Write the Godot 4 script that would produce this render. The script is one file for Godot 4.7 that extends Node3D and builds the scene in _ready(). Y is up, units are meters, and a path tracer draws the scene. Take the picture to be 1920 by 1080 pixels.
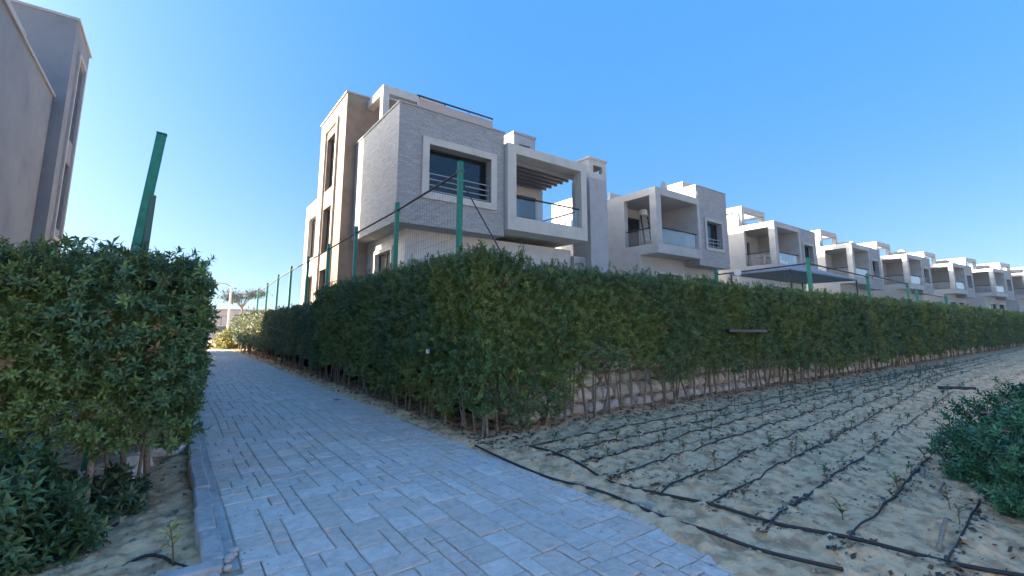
extends Node3D

const EXPOSURE := 5.1
const T := 1.2                     # level of the raised gardens, metres above the path
var M := {}                        # materials by name
var rng := RandomNumberGenerator.new()
var bumpy := FastNoiseLite.new()
var broad := FastNoiseLite.new()
var taken := {}
var eye: Camera3D

# ---------------------------------------------------------------- setting up
func _ready():
	rng.seed = 20240
	bumpy.seed = 7
	bumpy.frequency = 1.0
	bumpy.fractal_octaves = 3
	broad.seed = 31
	broad.frequency = 0.35
	broad.fractal_octaves = 2
	make_camera()
	make_sky()
	make_sun()
	make_materials()
	make_ground()
	make_path()
	make_retaining_walls()
	make_houses()
	make_far_end()
	make_fences()
	make_hedges()
	make_field()
	make_small_things()

func make_camera():
	eye = Camera3D.new()
	eye.name = "camera"
	var f := 855.0
	eye.projection = Camera3D.PROJECTION_FRUSTUM
	eye.near = 0.05
	eye.far = 3000.0
	eye.keep_aspect = Camera3D.KEEP_HEIGHT
	eye.size = eye.near * 1080.0 / f
	eye.frustum_offset = Vector2(0, -56.0 / f * eye.near)
	eye.position = Vector3(0, 1.35, 0)
	eye.rotation = Vector3(deg_to_rad(8.51), deg_to_rad(-36.3), 0)
	add_child(eye)

func towards_sun() -> Vector3:
	var alt := deg_to_rad(15.5)
	var az := deg_to_rad(51.0)
	return Vector3(-cos(alt) * sin(az), sin(alt), -cos(alt) * cos(az))

func make_sky():
	var w := 512
	var h := 256
	var data := PackedFloat32Array()
	data.resize(w * h * 3)
	var s := towards_sun()
	var zenith := Vector3(0.104, 0.40, 1.04) / EXPOSURE
	var middle := Vector3(0.110, 0.475, 1.10) / EXPOSURE
	var horizon := Vector3(0.78, 1.12, 1.20) / EXPOSURE
	var glow := Vector3(1.0, 0.92, 0.78)
	var i := 0
	for y in h:
		var up := PI * 0.5 - PI * (y + 0.5) / h
		for x in w:
			var around := TAU * (x + 0.5) / w
			var d := Vector3(sin(around) * cos(up), sin(up), -cos(around) * cos(up))
			var e: float = maxf(d.y, 0.0)
			var c := zenith.lerp(middle, exp(-e * 2.2)).lerp(horizon, exp(-e * 7.5) * 0.9)
			var g: float = maxf(d.dot(s), 0.0)
			var across := d.dot(s)
			c *= 1.0 + 0.55 * pow(absf(across), 4.0)          # the sky is deepest a quarter turn from the sun
			c += glow * (0.22 * pow(g, 4.0) * exp(-e * 1.5) + 3.6 * pow(g, 22.0) + 5.0 * pow(g, 50.0) + 12.0 * pow(g, 300.0))
			c += Vector3(0.05, 0.06, 0.04) * pow(g, 1.5) * exp(-e * 3.0)
			if d.y < 0.0:
				c = c.lerp(Vector3(0.24, 0.20, 0.15), smoothstep(0.0, 0.06, -d.y))
			data[i] = c.x
			data[i + 1] = c.y
			data[i + 2] = c.z
			i += 3
	var img := Image.create_from_data(w, h, false, Image.FORMAT_RGBF, data.to_byte_array())
	var pano := PanoramaSkyMaterial.new()
	pano.panorama = ImageTexture.create_from_image(img)
	var sky := Sky.new()
	sky.sky_material = pano
	var env := Environment.new()
	env.background_mode = Environment.BG_SKY
	env.sky = sky
	env.background_energy_multiplier = 1.0
	env.tonemap_mode = Environment.TONE_MAPPER_LINEAR
	env.tonemap_exposure = EXPOSURE
	env.fog_enabled = true
	env.fog_density = 0.0005
	env.fog_light_color = Color(0.80, 0.90, 1.0)
	env.sdfgi_enabled = true
	env.ssao_enabled = true
	env.ssil_enabled = true
	var we := WorldEnvironment.new()
	we.name = "environment"
	we.environment = env
	add_child(we)

func make_sun():
	var sun := DirectionalLight3D.new()
	sun.name = "sun"
	sun.light_energy = 1.55
	sun.light_angular_distance = 0.5
	sun.light_color = Color(1.0, 0.90, 0.78)
	sun.shadow_enabled = true
	add_child(sun)
	sun.look_at_from_position(towards_sun() * 50.0, Vector3.ZERO)

# ---------------------------------------------------------------- materials
func lin(r: float, g: float, b: float) -> Color:
	return Color(r, g, b).linear_to_srgb()

func noise_image(seed_: int, freq: float, oct: int, size: int) -> Image:
	var n := FastNoiseLite.new()
	n.seed = seed_
	n.frequency = freq
	n.fractal_octaves = oct
	n.fractal_gain = 0.6
	return n.get_seamless_image(size, size)

func ramp(img: Image, stops: Array) -> Image:          # stops: [position, linear colour] pairs
	var size := img.get_width()
	img.convert(Image.FORMAT_L8)
	var src := img.get_data()
	var table := []
	for k in 256:
		var v := k / 255.0
		var c: Color = stops[stops.size() - 1][1]
		for j in range(1, stops.size()):
			if v <= stops[j][0]:
				var a: Array = stops[j - 1]
				var b: Array = stops[j]
				c = (a[1] as Color).lerp(b[1], clampf((v - a[0]) / maxf(b[0] - a[0], 0.001), 0, 1))
				break
		var s := c.linear_to_srgb()
		table.append([int(s.r * 255), int(s.g * 255), int(s.b * 255)])
	var out := PackedByteArray()
	out.resize(src.size() * 3)
	for k in src.size():
		var t: Array = table[src[k]]
		out[k * 3] = t[0]
		out[k * 3 + 1] = t[1]
		out[k * 3 + 2] = t[2]
	var made := Image.create_from_data(size, size, false, Image.FORMAT_RGB8, out)
	return made

func grainy(called: String, stops: Array, seed_: int, freq: float, metres: float, rough: float, relief := 0.0, size := 512, world := false) -> StandardMaterial3D:
	var img := noise_image(seed_, freq, 6, size)
	var m := StandardMaterial3D.new()
	m.resource_name = called
	m.albedo_texture = ImageTexture.create_from_image(ramp(img.duplicate(), stops))
	m.uv1_triplanar = true
	m.uv1_world_triplanar = world
	m.uv1_scale = Vector3.ONE / metres
	m.roughness = rough
	m.metallic_specular = 0.4
	if relief > 0.0:
		var nm := noise_image(seed_ + 100, freq * 2.5, 4, size)
		nm.convert(Image.FORMAT_RGBA8)
		nm.bump_map_to_normal_map(relief)
		m.normal_enabled = true
		m.normal_texture = ImageTexture.create_from_image(nm)
	M[called] = m
	return m

func plain(called: String, c: Color, rough: float, metal := 0.0) -> StandardMaterial3D:
	var m := StandardMaterial3D.new()
	m.resource_name = called
	m.albedo_color = c
	m.roughness = rough
	m.metallic = metal
	M[called] = m
	return m

func ledger_stone(called: String, base: Color, spread: float, seed_: int) -> void:
	var size := 512
	var r := RandomNumberGenerator.new()
	r.seed = seed_
	var col := Image.create(size, size, false, Image.FORMAT_RGB8)
	var hgt := Image.create(size, size, false, Image.FORMAT_RGBA8)
	var joint := (base * 0.55).linear_to_srgb()
	col.fill(joint)
	hgt.fill(Color(0.2, 0.2, 0.2))
	var y := 0
	while y < size:
		var rh := r.randi_range(9, 17)
		if size - y - rh < 9:
			rh = size - y
		var x := -r.randi_range(0, 40)
		while x < size:
			var rw := r.randi_range(24, 90)
			var f := 1.0 + r.randf_range(-spread, spread)
			var c := Color(base.r * f * r.randf_range(0.96, 1.04), base.g * f, base.b * f * r.randf_range(0.95, 1.05)).linear_to_srgb()
			var v := r.randf_range(0.45, 1.0)
			col.fill_rect(Rect2i(x + 1, y + 1, rw - 2, rh - 1), c)
			hgt.fill_rect(Rect2i(x + 1, y + 1, rw - 2, rh - 1), Color(v, v, v))
			x += rw
		y += rh
	var fine := ramp(noise_image(seed_ + 3, 0.05, 5, size), [[0.0, Color(0.72, 0.72, 0.72)], [1.0, Color(1, 1, 1)]])
	var a := col.get_data()
	var b := fine.get_data()
	for k in a.size():
		a[k] = int(a[k] * b[k] / 255.0)
	col = Image.create_from_data(size, size, false, Image.FORMAT_RGB8, a)
	hgt.bump_map_to_normal_map(5.0)
	var m := StandardMaterial3D.new()
	m.resource_name = called
	m.albedo_texture = ImageTexture.create_from_image(col)
	m.normal_enabled = true
	m.normal_texture = ImageTexture.create_from_image(hgt)
	m.normal_scale = 0.8
	m.uv1_triplanar = true
	m.uv1_scale = Vector3.ONE / 2.3
	m.roughness = 0.85
	M[called] = m

func make_materials():
	grainy("sand", [[0.0, Color(0.24, 0.14, 0.08)], [0.36, Color(0.50, 0.32, 0.18)], [0.5, Color(0.72, 0.475, 0.27)], [1.0, Color(0.80, 0.57, 0.35)]], 3, 0.012, 2.7, 0.95, 4.0, 1024, true)
	grainy("bare_land", [[0.0, Color(0.38, 0.29, 0.19)], [1.0, Color(0.60, 0.48, 0.33)]], 5, 0.01, 9.0, 0.95, 1.0, 512, true)
	grainy("joint_sand", [[0.0, Color(0.25, 0.22, 0.17)], [0.5, Color(0.34, 0.29, 0.22)], [1.0, Color(0.52, 0.43, 0.31)]], 9, 0.01, 1.6, 0.95, 2.0, 512, true)
	var tints := [[0.63, 0.565, 0.50], [0.66, 0.595, 0.53], [0.60, 0.545, 0.49], [0.64, 0.54, 0.46], [0.68, 0.62, 0.555], [0.60, 0.52, 0.445]]
	for k in tints.size():
		var c := Color(tints[k][0], tints[k][1], tints[k][2])
		grainy("paver_%d" % k, [[0.0, c * 0.74], [0.45, c * 0.97], [1.0, c * 1.1]], 40 + k, 0.03, 0.9, 0.8, 2.5, 256, true)
	grainy("kerb_concrete", [[0.0, Color(0.30, 0.295, 0.28)], [0.5, Color(0.44, 0.43, 0.41)], [1.0, Color(0.52, 0.51, 0.48)]], 60, 0.02, 1.1, 0.85, 2.5, 256, true)
	for k in 4:
		var c2: Color = [Color(0.70, 0.67, 0.62), Color(0.76, 0.75, 0.72), Color(0.62, 0.58, 0.52), Color(0.73, 0.70, 0.66)][k]
		grainy("rubble_%d" % k, [[0.0, c2 * 0.6], [0.5, c2 * 0.95], [1.0, c2 * 1.1]], 70 + k, 0.02, 0.9, 0.9, 3.0, 256)
	grainy("mortar", [[0.0, Color(0.20, 0.18, 0.15)], [1.0, Color(0.36, 0.33, 0.28)]], 79, 0.03, 1.0, 0.95, 2.0, 256)
	ledger_stone("grey_stone", Color(0.46, 0.445, 0.43), 0.13, 11)
	ledger_stone("pale_stone", Color(0.46, 0.44, 0.42), 0.12, 13)
	grainy("white_render", [[0.0, Color(0.50, 0.49, 0.465)], [0.4, Color(0.585, 0.57, 0.545)], [1.0, Color(0.63, 0.615, 0.59)]], 81, 0.008, 4.0, 0.9, 0.6)
	grainy("cream_render", [[0.0, Color(0.48, 0.45, 0.39)], [0.4, Color(0.57, 0.535, 0.47)], [1.0, Color(0.62, 0.59, 0.525)]], 83, 0.008, 4.0, 0.9, 0.6)
	grainy("beige_render", [[0.0, Color(0.20, 0.158, 0.122)], [0.4, Color(0.245, 0.197, 0.154)], [1.0, Color(0.29, 0.238, 0.19)]], 85, 0.008, 4.0, 0.9, 0.8)
	grainy("grey_render", [[0.0, Color(0.33, 0.325, 0.32)], [0.4, Color(0.40, 0.395, 0.39)], [1.0, Color(0.45, 0.445, 0.44)]], 87, 0.008, 4.0, 0.9, 0.8)
	grainy("row_render", [[0.0, Color(0.40, 0.38, 0.355)], [0.4, Color(0.47, 0.45, 0.42)], [1.0, Color(0.52, 0.50, 0.465)]], 82, 0.008, 4.0, 0.9, 0.7)
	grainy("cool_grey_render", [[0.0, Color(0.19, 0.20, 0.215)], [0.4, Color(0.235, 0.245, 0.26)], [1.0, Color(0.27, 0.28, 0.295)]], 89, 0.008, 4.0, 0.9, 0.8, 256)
	grainy("pink_render", [[0.0, Color(0.42, 0.33, 0.28)], [1.0, Color(0.54, 0.44, 0.38)]], 88, 0.008, 4.0, 0.9, 0.8, 256)
	plain("dark_metal", lin(0.045, 0.045, 0.05), 0.5, 0.3)
	plain("black_steel", lin(0.006, 0.007, 0.010), 0.5)
	plain("slat_metal", lin(0.20, 0.21, 0.23), 0.6)
	plain("pale_metal", lin(0.42, 0.42, 0.42), 0.45, 0.3)
	grainy("green_paint", [[0.0, Color(0.008, 0.14, 0.105)], [0.5, Color(0.012, 0.20, 0.15)], [1.0, Color(0.03, 0.24, 0.18)]], 90, 0.02, 0.6, 0.5, 0.0, 256)
	plain("green_wire", lin(0.05, 0.12, 0.11), 0.6)
	plain("rail_brown", lin(0.055, 0.045, 0.045), 0.6, 0.2)
	plain("hose_black", lin(0.03, 0.028, 0.028), 0.6)
	var shade_tint := plain("shade_tint_pane", Color(0.14, 0.16, 0.17, 0.45), 0.05)  # dark tint put in for shade, standing for the unlit insides
	shade_tint.transparency = BaseMaterial3D.TRANSPARENCY_ALPHA
	var pane := plain("clear_pane", Color(0.80, 0.85, 0.85, 0.06), 0.05)
	pane.transparency = BaseMaterial3D.TRANSPARENCY_ALPHA
	plain("canvas_grey", lin(0.27, 0.29, 0.33), 0.85)
	plain("white_plastic", lin(0.70, 0.70, 0.70), 0.5)
	grainy("bark", [[0.0, Color(0.10, 0.085, 0.07)], [0.5, Color(0.26, 0.23, 0.19)], [1.0, Color(0.42, 0.38, 0.32)]], 93, 0.03, 0.35, 0.9, 3.0, 256)
	grainy("dry_twig", [[0.0, Color(0.16, 0.13, 0.10)], [1.0, Color(0.42, 0.36, 0.28)]], 94, 0.05, 0.3, 0.9, 0.0, 128)
	grainy("thicket", [[0.0, Color(0.085, 0.13, 0.045)], [0.5, Color(0.105, 0.165, 0.055)], [1.0, Color(0.125, 0.19, 0.065)]], 95, 0.05, 0.5, 0.95, 6.0, 256)
	for k in 2:
		var leaf := plain("leaf_%d" % k, Color(1, 1, 1), 0.42)
		leaf.vertex_color_use_as_albedo = true
		leaf.metallic_specular = 0.5
		leaf.cull_mode = BaseMaterial3D.CULL_DISABLED
		leaf.backlight_enabled = true
		leaf.backlight = Color(0.35, 0.35, 0.35)
	var sl := plain("seedling_leaf", Color(1, 1, 1), 0.5)
	sl.vertex_color_use_as_albedo = true
	sl.cull_mode = BaseMaterial3D.CULL_DISABLED
	var chip := plain("chip", Color(1, 1, 1), 0.95)
	chip.vertex_color_use_as_albedo = true
	chip.cull_mode = BaseMaterial3D.CULL_DISABLED
	plain("car_red", lin(0.30, 0.02, 0.02), 0.35)
	plain("car_white", lin(0.7, 0.7, 0.7), 0.35)
	plain("tyre", lin(0.02, 0.02, 0.02), 0.8)

# ---------------------------------------------------------------- shapes
func st() -> SurfaceTool:
	var s := SurfaceTool.new()
	s.begin(Mesh.PRIMITIVE_TRIANGLES)
	return s

func tri(s: SurfaceTool, a: Vector3, b: Vector3, c: Vector3, n: Vector3) -> void:
	s.set_normal(n)
	if (b - a).cross(c - a).dot(n) > 0.0:
		s.add_vertex(a); s.add_vertex(c); s.add_vertex(b)
	else:
		s.add_vertex(a); s.add_vertex(b); s.add_vertex(c)

func quad(s: SurfaceTool, a: Vector3, b: Vector3, c: Vector3, d: Vector3, n: Vector3) -> void:
	tri(s, a, b, c, n)
	tri(s, a, c, d, n)

func flat_quad(s: SurfaceTool, a: Vector3, b: Vector3, c: Vector3, d: Vector3, outward: Vector3) -> void:
	var n := (b - a).cross(d - a).normalized()
	if n.dot(outward) < 0.0:
		n = -n
	quad(s, a, b, c, d, n)

func box(s: SurfaceTool, p: Vector3, q: Vector3, xf := Transform3D.IDENTITY) -> void:
	var a := Vector3(minf(p.x, q.x), minf(p.y, q.y), minf(p.z, q.z))
	var b := Vector3(maxf(p.x, q.x), maxf(p.y, q.y), maxf(p.z, q.z))
	var v := []
	for k in 8:
		v.append(xf * Vector3(b.x if k & 1 else a.x, b.y if k & 2 else a.y, b.z if k & 4 else a.z))
	for f in [[0, 2, 6, 4, Vector3(-1, 0, 0)], [1, 3, 7, 5, Vector3(1, 0, 0)], [0, 1, 5, 4, Vector3(0, -1, 0)], [2, 3, 7, 6, Vector3(0, 1, 0)], [0, 1, 3, 2, Vector3(0, 0, -1)], [4, 5, 7, 6, Vector3(0, 0, 1)]]:
		quad(s, v[f[0]], v[f[1]], v[f[2]], v[f[3]], (xf.basis * (f[4] as Vector3)).normalized())

func bevel_box(s: SurfaceTool, p: Vector3, q: Vector3, r: float, xf := Transform3D.IDENTITY) -> void:
	var mid := (p + q) * 0.5
	var half := ((q - p) * 0.5).abs()
	var inn := half - Vector3(r, r, r)
	var axes := [Vector3.RIGHT, Vector3.UP, Vector3.BACK]
	for ax in 3:
		for sg in [-1.0, 1.0]:
			var u := (ax + 1) % 3
			var w := (ax + 2) % 3
			var c := []
			for k in [[-1, -1], [1, -1], [1, 1], [-1, 1]]:
				var o := Vector3.ZERO
				o[ax] = half[ax] * sg
				o[u] = inn[u] * k[0]
				o[w] = inn[w] * k[1]
				c.append(xf * (mid + o))
			quad(s, c[0], c[1], c[2], c[3], (xf.basis * (axes[ax] * sg)).normalized())
	for ax in 3:                                          # twelve chamfers
		var u := (ax + 1) % 3
		var w := (ax + 2) % 3
		for su in [-1.0, 1.0]:
			for sw in [-1.0, 1.0]:
				var c := []
				for k in [[-1, 0], [1, 0], [1, 1], [-1, 1]]:
					var o := Vector3.ZERO
					o[ax] = inn[ax] * k[0]
					o[u] = (half[u] if k[1] == 0 else inn[u]) * su
					o[w] = (inn[w] if k[1] == 0 else half[w]) * sw
					c.append(xf * (mid + o))
				quad(s, c[0], c[1], c[2], c[3], (xf.basis * (axes[u] * su + axes[w] * sw)).normalized())
	for sx in [-1.0, 1.0]:
		for sy in [-1.0, 1.0]:
			for sz in [-1.0, 1.0]:
				var g := Vector3(sx, sy, sz)
				tri(s, xf * (mid + Vector3(half.x, inn.y, inn.z) * g), xf * (mid + Vector3(inn.x, half.y, inn.z) * g), xf * (mid + Vector3(inn.x, inn.y, half.z) * g), (xf.basis * g).normalized())

# a wall in the plane o, u (along), v (up), facing n, of thickness t, with rectangular holes [u0, v0, u1, v1]
func wall(s: SurfaceTool, o: Vector3, u: Vector3, v: Vector3, n: Vector3, w: float, h: float, t: float, holes: Array) -> void:
	var us := [0.0, w]
	var vs := [0.0, h]
	for k in holes:
		us.append(k[0]); us.append(k[2]); vs.append(k[1]); vs.append(k[3])
	us.sort()
	vs.sort()
	var solid := func(cu: float, cv: float) -> bool:
		if cu < 0.0 or cu > w or cv < 0.0 or cv > h:
			return false
		for k in holes:
			if cu > k[0] and cu < k[2] and cv > k[1] and cv < k[3]:
				return false
		return true
	for i in us.size() - 1:
		for j in vs.size() - 1:
			var u0: float = us[i]
			var u1: float = us[i + 1]
			var v0: float = vs[j]
			var v1: float = vs[j + 1]
			if u1 - u0 < 0.0001 or v1 - v0 < 0.0001 or not solid.call((u0 + u1) * 0.5, (v0 + v1) * 0.5):
				continue
			var a := o + u * u0 + v * v0
			var b := o + u * u1 + v * v0
			var c := o + u * u1 + v * v1
			var d := o + u * u0 + v * v1
			quad(s, a, b, c, d, n)
			quad(s, a - n * t, b - n * t, c - n * t, d - n * t, -n)
			var e := 0.001
			if not solid.call(u0 - e, (v0 + v1) * 0.5):
				quad(s, a, d, d - n * t, a - n * t, -u)
			if not solid.call(u1 + e, (v0 + v1) * 0.5):
				quad(s, b, c, c - n * t, b - n * t, u)
			if not solid.call((u0 + u1) * 0.5, v0 - e):
				quad(s, a, b, b - n * t, a - n * t, -v)
			if not solid.call((u0 + u1) * 0.5, v1 + e):
				quad(s, d, c, c - n * t, d - n * t, v)

# a room open to the front: floor, ceiling, sides and back, walls t thick
func hollow(s: SurfaceTool, p: Vector3, q: Vector3, t: float) -> void:
	box(s, p, Vector3(q.x, p.y + t, q.z))
	box(s, Vector3(p.x, q.y - t, p.z), q)
	box(s, Vector3(p.x, p.y + t, p.z), Vector3(p.x + t, q.y - t, q.z))
	box(s, Vector3(q.x - t, p.y + t, p.z), Vector3(q.x, q.y - t, q.z))
	box(s, Vector3(p.x + t, p.y + t, q.z), Vector3(q.x - t, q.y - t, q.z + t))

# a rectangular surround standing proud of a wall
func surround(s: SurfaceTool, o: Vector3, u: Vector3, v: Vector3, n: Vector3, w: float, h: float, border: float, proud: float, deep: float) -> void:
	wall(s, o + n * proud, u, v, n, w, h, proud + deep, [[border, border, w - border, h - border]])

func tube(s: SurfaceTool, pts: Array, radii: Array, sides := 6, closed := true) -> void:
	var rings := []
	var last := Vector3.UP
	for i in pts.size():
		var dir: Vector3 = ((pts[mini(i + 1, pts.size() - 1)] as Vector3) - (pts[maxi(i - 1, 0)] as Vector3)).normalized()
		var side := dir.cross(Vector3.UP if absf(dir.y) < 0.9 else Vector3.RIGHT).normalized()
		var up := side.cross(dir).normalized()
		var ring := []
		for k in sides:
			var a := TAU * k / sides
			ring.append([(pts[i] as Vector3) + (side * cos(a) + up * sin(a)) * radii[i], side * cos(a) + up * sin(a)])
		rings.append(ring)
	for i in pts.size() - 1:
		for k in sides:
			var a: Array = rings[i][k]
			var b: Array = rings[i][(k + 1) % sides]
			var c: Array = rings[i + 1][(k + 1) % sides]
			var d: Array = rings[i + 1][k]
			for q in [[a, b, c], [a, c, d]]:
				var p: Array = q
				if ((p[1][0] as Vector3) - (p[0][0] as Vector3)).cross((p[2][0] as Vector3) - (p[0][0] as Vector3)).dot(p[0][1] as Vector3) > 0.0:
					p = [p[0], p[2], p[1]]
				for vtx in p:
					s.set_normal(vtx[1])
					s.add_vertex(vtx[0])
	if closed:
		for e in [0, pts.size() - 1]:
			var other: int = 1 if e == 0 else pts.size() - 2
			var n: Vector3 = ((pts[e] as Vector3) - (pts[other] as Vector3)).normalized()
			for k in range(1, sides - 1):
				tri(s, rings[e][0][0], rings[e][k][0], rings[e][k + 1][0], n)

func blade(s: SurfaceTool, from: Vector3, dir: Vector3, face: Vector3, length: float, width: float, droop: float, c: Color) -> void:
	var side := dir.cross(face).normalized()
	var up := side.cross(dir).normalized()
	var mid := from + dir * length * 0.5 + up * length * 0.06
	var tip := from + dir * length - up * length * droop
	var l := mid + side * width * 0.5 + up * width * 0.16
	var r := mid - side * width * 0.5 + up * width * 0.16
	for q in [[from, l, mid], [from, mid, r], [l, tip, mid], [mid, tip, r]]:
		var n := ((q[1] as Vector3) - (q[0] as Vector3)).cross((q[2] as Vector3) - (q[0] as Vector3)).normalized()
		if n.dot(up) < 0.0:
			n = -n
		s.set_color(c)
		tri(s, q[0], q[1], q[2], n)

func rock(r: RandomNumberGenerator, size: Vector3, boxy: float) -> ArrayMesh:
	var s := st()
	var seg := 8
	var rin := 5
	var n := FastNoiseLite.new()
	n.seed = r.randi() % 10000
	n.frequency = 0.9
	var grid := []
	for j in rin + 1:
		var row := []
		for i in seg:
			var th := PI * j / rin
			var ph := TAU * i / seg
			var d := Vector3(sin(th) * cos(ph), cos(th), sin(th) * sin(ph))
			var m := maxf(absf(d.x), maxf(absf(d.y), absf(d.z)))
			var p := d.lerp(d / m, boxy) * (1.0 + 0.22 * n.get_noise_3dv(d * 1.6))
			row.append(p * size * 0.5)
		grid.append(row)
	s.set_smooth_group(0)
	for j in rin:
		for i in seg:
			var a: Vector3 = grid[j][i]
			var b: Vector3 = grid[j][(i + 1) % seg]
			var c: Vector3 = grid[j + 1][(i + 1) % seg]
			var d2: Vector3 = grid[j + 1][i]
			var mid := (a + b + c + d2) * 0.25
			for q in [[a, b, c], [a, c, d2]]:
				var nn := ((q[1] as Vector3) - (q[0] as Vector3)).cross((q[2] as Vector3) - (q[0] as Vector3))
				if nn.length() < 1e-7:
					continue
				nn = nn.normalized()
				if nn.dot(mid) < 0.0:
					nn = -nn
				tri(s, q[0], q[1], q[2], nn)
	return s.commit()

# ---------------------------------------------------------------- objects
func numbered(called: String) -> String:
	if not taken.has(called):
		taken[called] = 0
		return called
	taken[called] += 1
	return "%s_%03d" % [called, taken[called]]

func tag(o: Node, label: String, category: String, group := "") -> Node:
	o.set_meta("label", label)
	o.set_meta("category", category)
	if group:
		o.set_meta("group", group)
	return o

func thing(called: String, label: String, category: String, at := Vector3.ZERO, turn := 0.0, group := "") -> Node3D:
	var o := Node3D.new()
	o.name = numbered(called)
	add_child(o)
	o.position = at
	o.rotation.y = turn
	tag(o, label, category, group)
	return o

func part(parent: Node, called: String, s, mat: Material) -> MeshInstance3D:
	var o := MeshInstance3D.new()
	o.name = called
	o.mesh = s.commit() if s is SurfaceTool else s
	o.material_override = mat
	parent.add_child(o, true)
	return o

func solo(called: String, s, mat: Material, label: String, category: String, at := Vector3.ZERO, turn := 0.0, group := "") -> MeshInstance3D:
	var o := part(self, numbered(called), s, mat)
	o.position = at
	o.rotation.y = turn
	tag(o, label, category, group)
	return o

func setting(called: String, s, mat: Material) -> MeshInstance3D:
	var o := part(self, numbered(called), s, mat)
	o.set_meta("kind", "structure")
	return o

func stuff(o: Node) -> Node:
	o.set_meta("kind", "stuff")
	return o

func copy(o: Node3D, label: String, at: Vector3, turn: float) -> Node3D:
	var c: Node3D = o.duplicate()
	c.name = numbered(String(o.name).rstrip("0123456789").trim_suffix("_"))
	add_child(c)
	c.position = at
	c.rotation.y = turn
	c.set_meta("label", label)
	return c

func many(parent: Node, called: String, mesh: Mesh, mat: Material, xfs: Array, cols: Array) -> MultiMeshInstance3D:
	var mm := MultiMesh.new()
	mm.transform_format = MultiMesh.TRANSFORM_3D
	mm.use_colors = true
	mm.mesh = mesh
	mm.instance_count = xfs.size()
	for k in xfs.size():
		mm.set_instance_transform(k, xfs[k])
		mm.set_instance_color(k, cols[k])
	var o := MultiMeshInstance3D.new()
	o.name = called
	o.multimesh = mm
	o.material_override = mat
	parent.add_child(o, true)
	stuff(o)
	return o

func seen_size(p: Vector3) -> float:                       # 0 outside the picture, else larger when nearer
	var q := eye.transform.affine_inverse() * p
	if q.z > -0.3:
		return 0.0
	var x := q.x / -q.z
	var y := q.y / -q.z
	if absf(x) > 1.16 or y < -0.735 or y > 0.6:
		return 0.0
	return 1.0 / q.length_squared()

# ---------------------------------------------------------------- ground
const ROWS := [[-4.15, 3.35, 0.0], [-3.76, 3.35, -0.015], [-3.36, 3.3, -0.04], [-2.9, 3.2, -0.06], [-2.45, 3.3, -0.075], [-2.05, 3.3, -0.085], [-1.64, 3.4, -0.08], [-1.22, 3.5, -0.07], [-0.8, 3.6, -0.05]]

func row_z(k: int, x: float) -> float:
	return ROWS[k][0] + ROWS[k][2] * (x - ROWS[k][1]) * (1.0 if x < 16.0 else 16.0 / x) + 0.007 * sin(x * 1.7 + k * 1.7)

func path_edge(z: float) -> float:                          # where the sand begins beside the pavers
	if z < -2.6:
		return 2.80
	return 2.80 - 0.21 * pow(z + 2.6, 1.35)

func lie(x: float, z: float) -> float:                     # height of the sandy ground right of the path
	var h := 0.015
	h += 0.030 * bumpy.get_noise_2d(x * 1.1, z * 1.1)
	h += 0.026 * bumpy.get_noise_2d(x * 3.1 + 50.0, z * 5.2)
	h += 0.020 * bumpy.get_noise_2d(x * 8.0, z * 10.0 + 30.0)
	if z > -4.6 and x > 3.2:
		for k in ROWS.size():
			var d := absf(z - row_z(k, x))
			h += 0.022 * exp(-d * d / 0.02)
	var e := x - path_edge(z)
	h = lerpf(-0.045, h, smoothstep(-0.05, 0.10, e))
	return h

func lie_left(x: float, z: float) -> float:
	var h := -0.075
	h += 0.035 * bumpy.get_noise_2d(x * 1.6, z * 1.6)
	h += 0.030 * bumpy.get_noise_2d(x * 5.0 + 9.0, z * 5.0)
	h += 0.012 * bumpy.get_noise_2d(x * 13.0 + 9.0, z * 13.0)
	return h

func sheet(x0: float, x1: float, z0: float, z1: float, step: float, height: Callable) -> SurfaceTool:
	var s := st()
	var nx := int(ceil((x1 - x0) / step))
	var nz := int(ceil((z1 - z0) / step))
	var dx := (x1 - x0) / nx
	var dz := (z1 - z0) / nz
	for j in nz + 1:
		for i in nx + 1:
			var x := x0 + dx * i
			var z := z0 + dz * j
			var h: float = height.call(x, z)
			var e := 0.02
			s.set_normal(Vector3(height.call(x - e, z) - height.call(x + e, z), 2.0 * e, height.call(x, z - e) - height.call(x, z + e)).normalized())
			s.add_vertex(Vector3(x, h, z))
	for j in nz:
		for i in nx:
			var a := j * (nx + 1) + i
			var b := a + nx + 1
			for k in [a, a + 1, b, a + 1, b + 1, b]:
				s.add_index(k)
	return s

func make_ground():
	var s := st()
	quad(s, Vector3(-1500, -0.16, -1500), Vector3(1500, -0.16, -1500), Vector3(1500, -0.16, 1500), Vector3(-1500, -0.16, 1500), Vector3.UP)
	setting("ground", s, M.bare_land)
	setting("sandy_ground", sheet(2.3, 11.0, -5.7, 0.6, 0.04, lie), M.sand)
	setting("sandy_ground", sheet(11.0, 56.0, -5.7, 1.6, 0.12, lie), M.sand)
	setting("sandy_ground", sheet(2.74, 3.95, -34.0, -5.7, 0.10, lie), M.sand)
	setting("sandy_ground", sheet(-3.0, 0.26, -9.0, -3.36, 0.035, lie_left), M.sand)
	setting("sandy_ground", sheet(-3.0, 0.26, -34.0, -9.0, 0.15, lie_left), M.sand)
	# raised gardens behind the rubble walls
	s = st()
	box(s, Vector3(4.1, -0.1, -5.55), Vector3(160, 0.98, -60))
	setting("terrace_ground", s, M.bare_land)
	s = st()
	box(s, Vector3(-40, -0.1, -6.6), Vector3(-2.3, 0.9, -32))
	setting("terrace_ground", s, M.bare_land)
	# road at the far end of the path
	s = st()
	box(s, Vector3(-30, -0.15, -34.0), Vector3(3.8, -0.02, -44.0))
	setting("road", s, M.pink_render)

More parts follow.
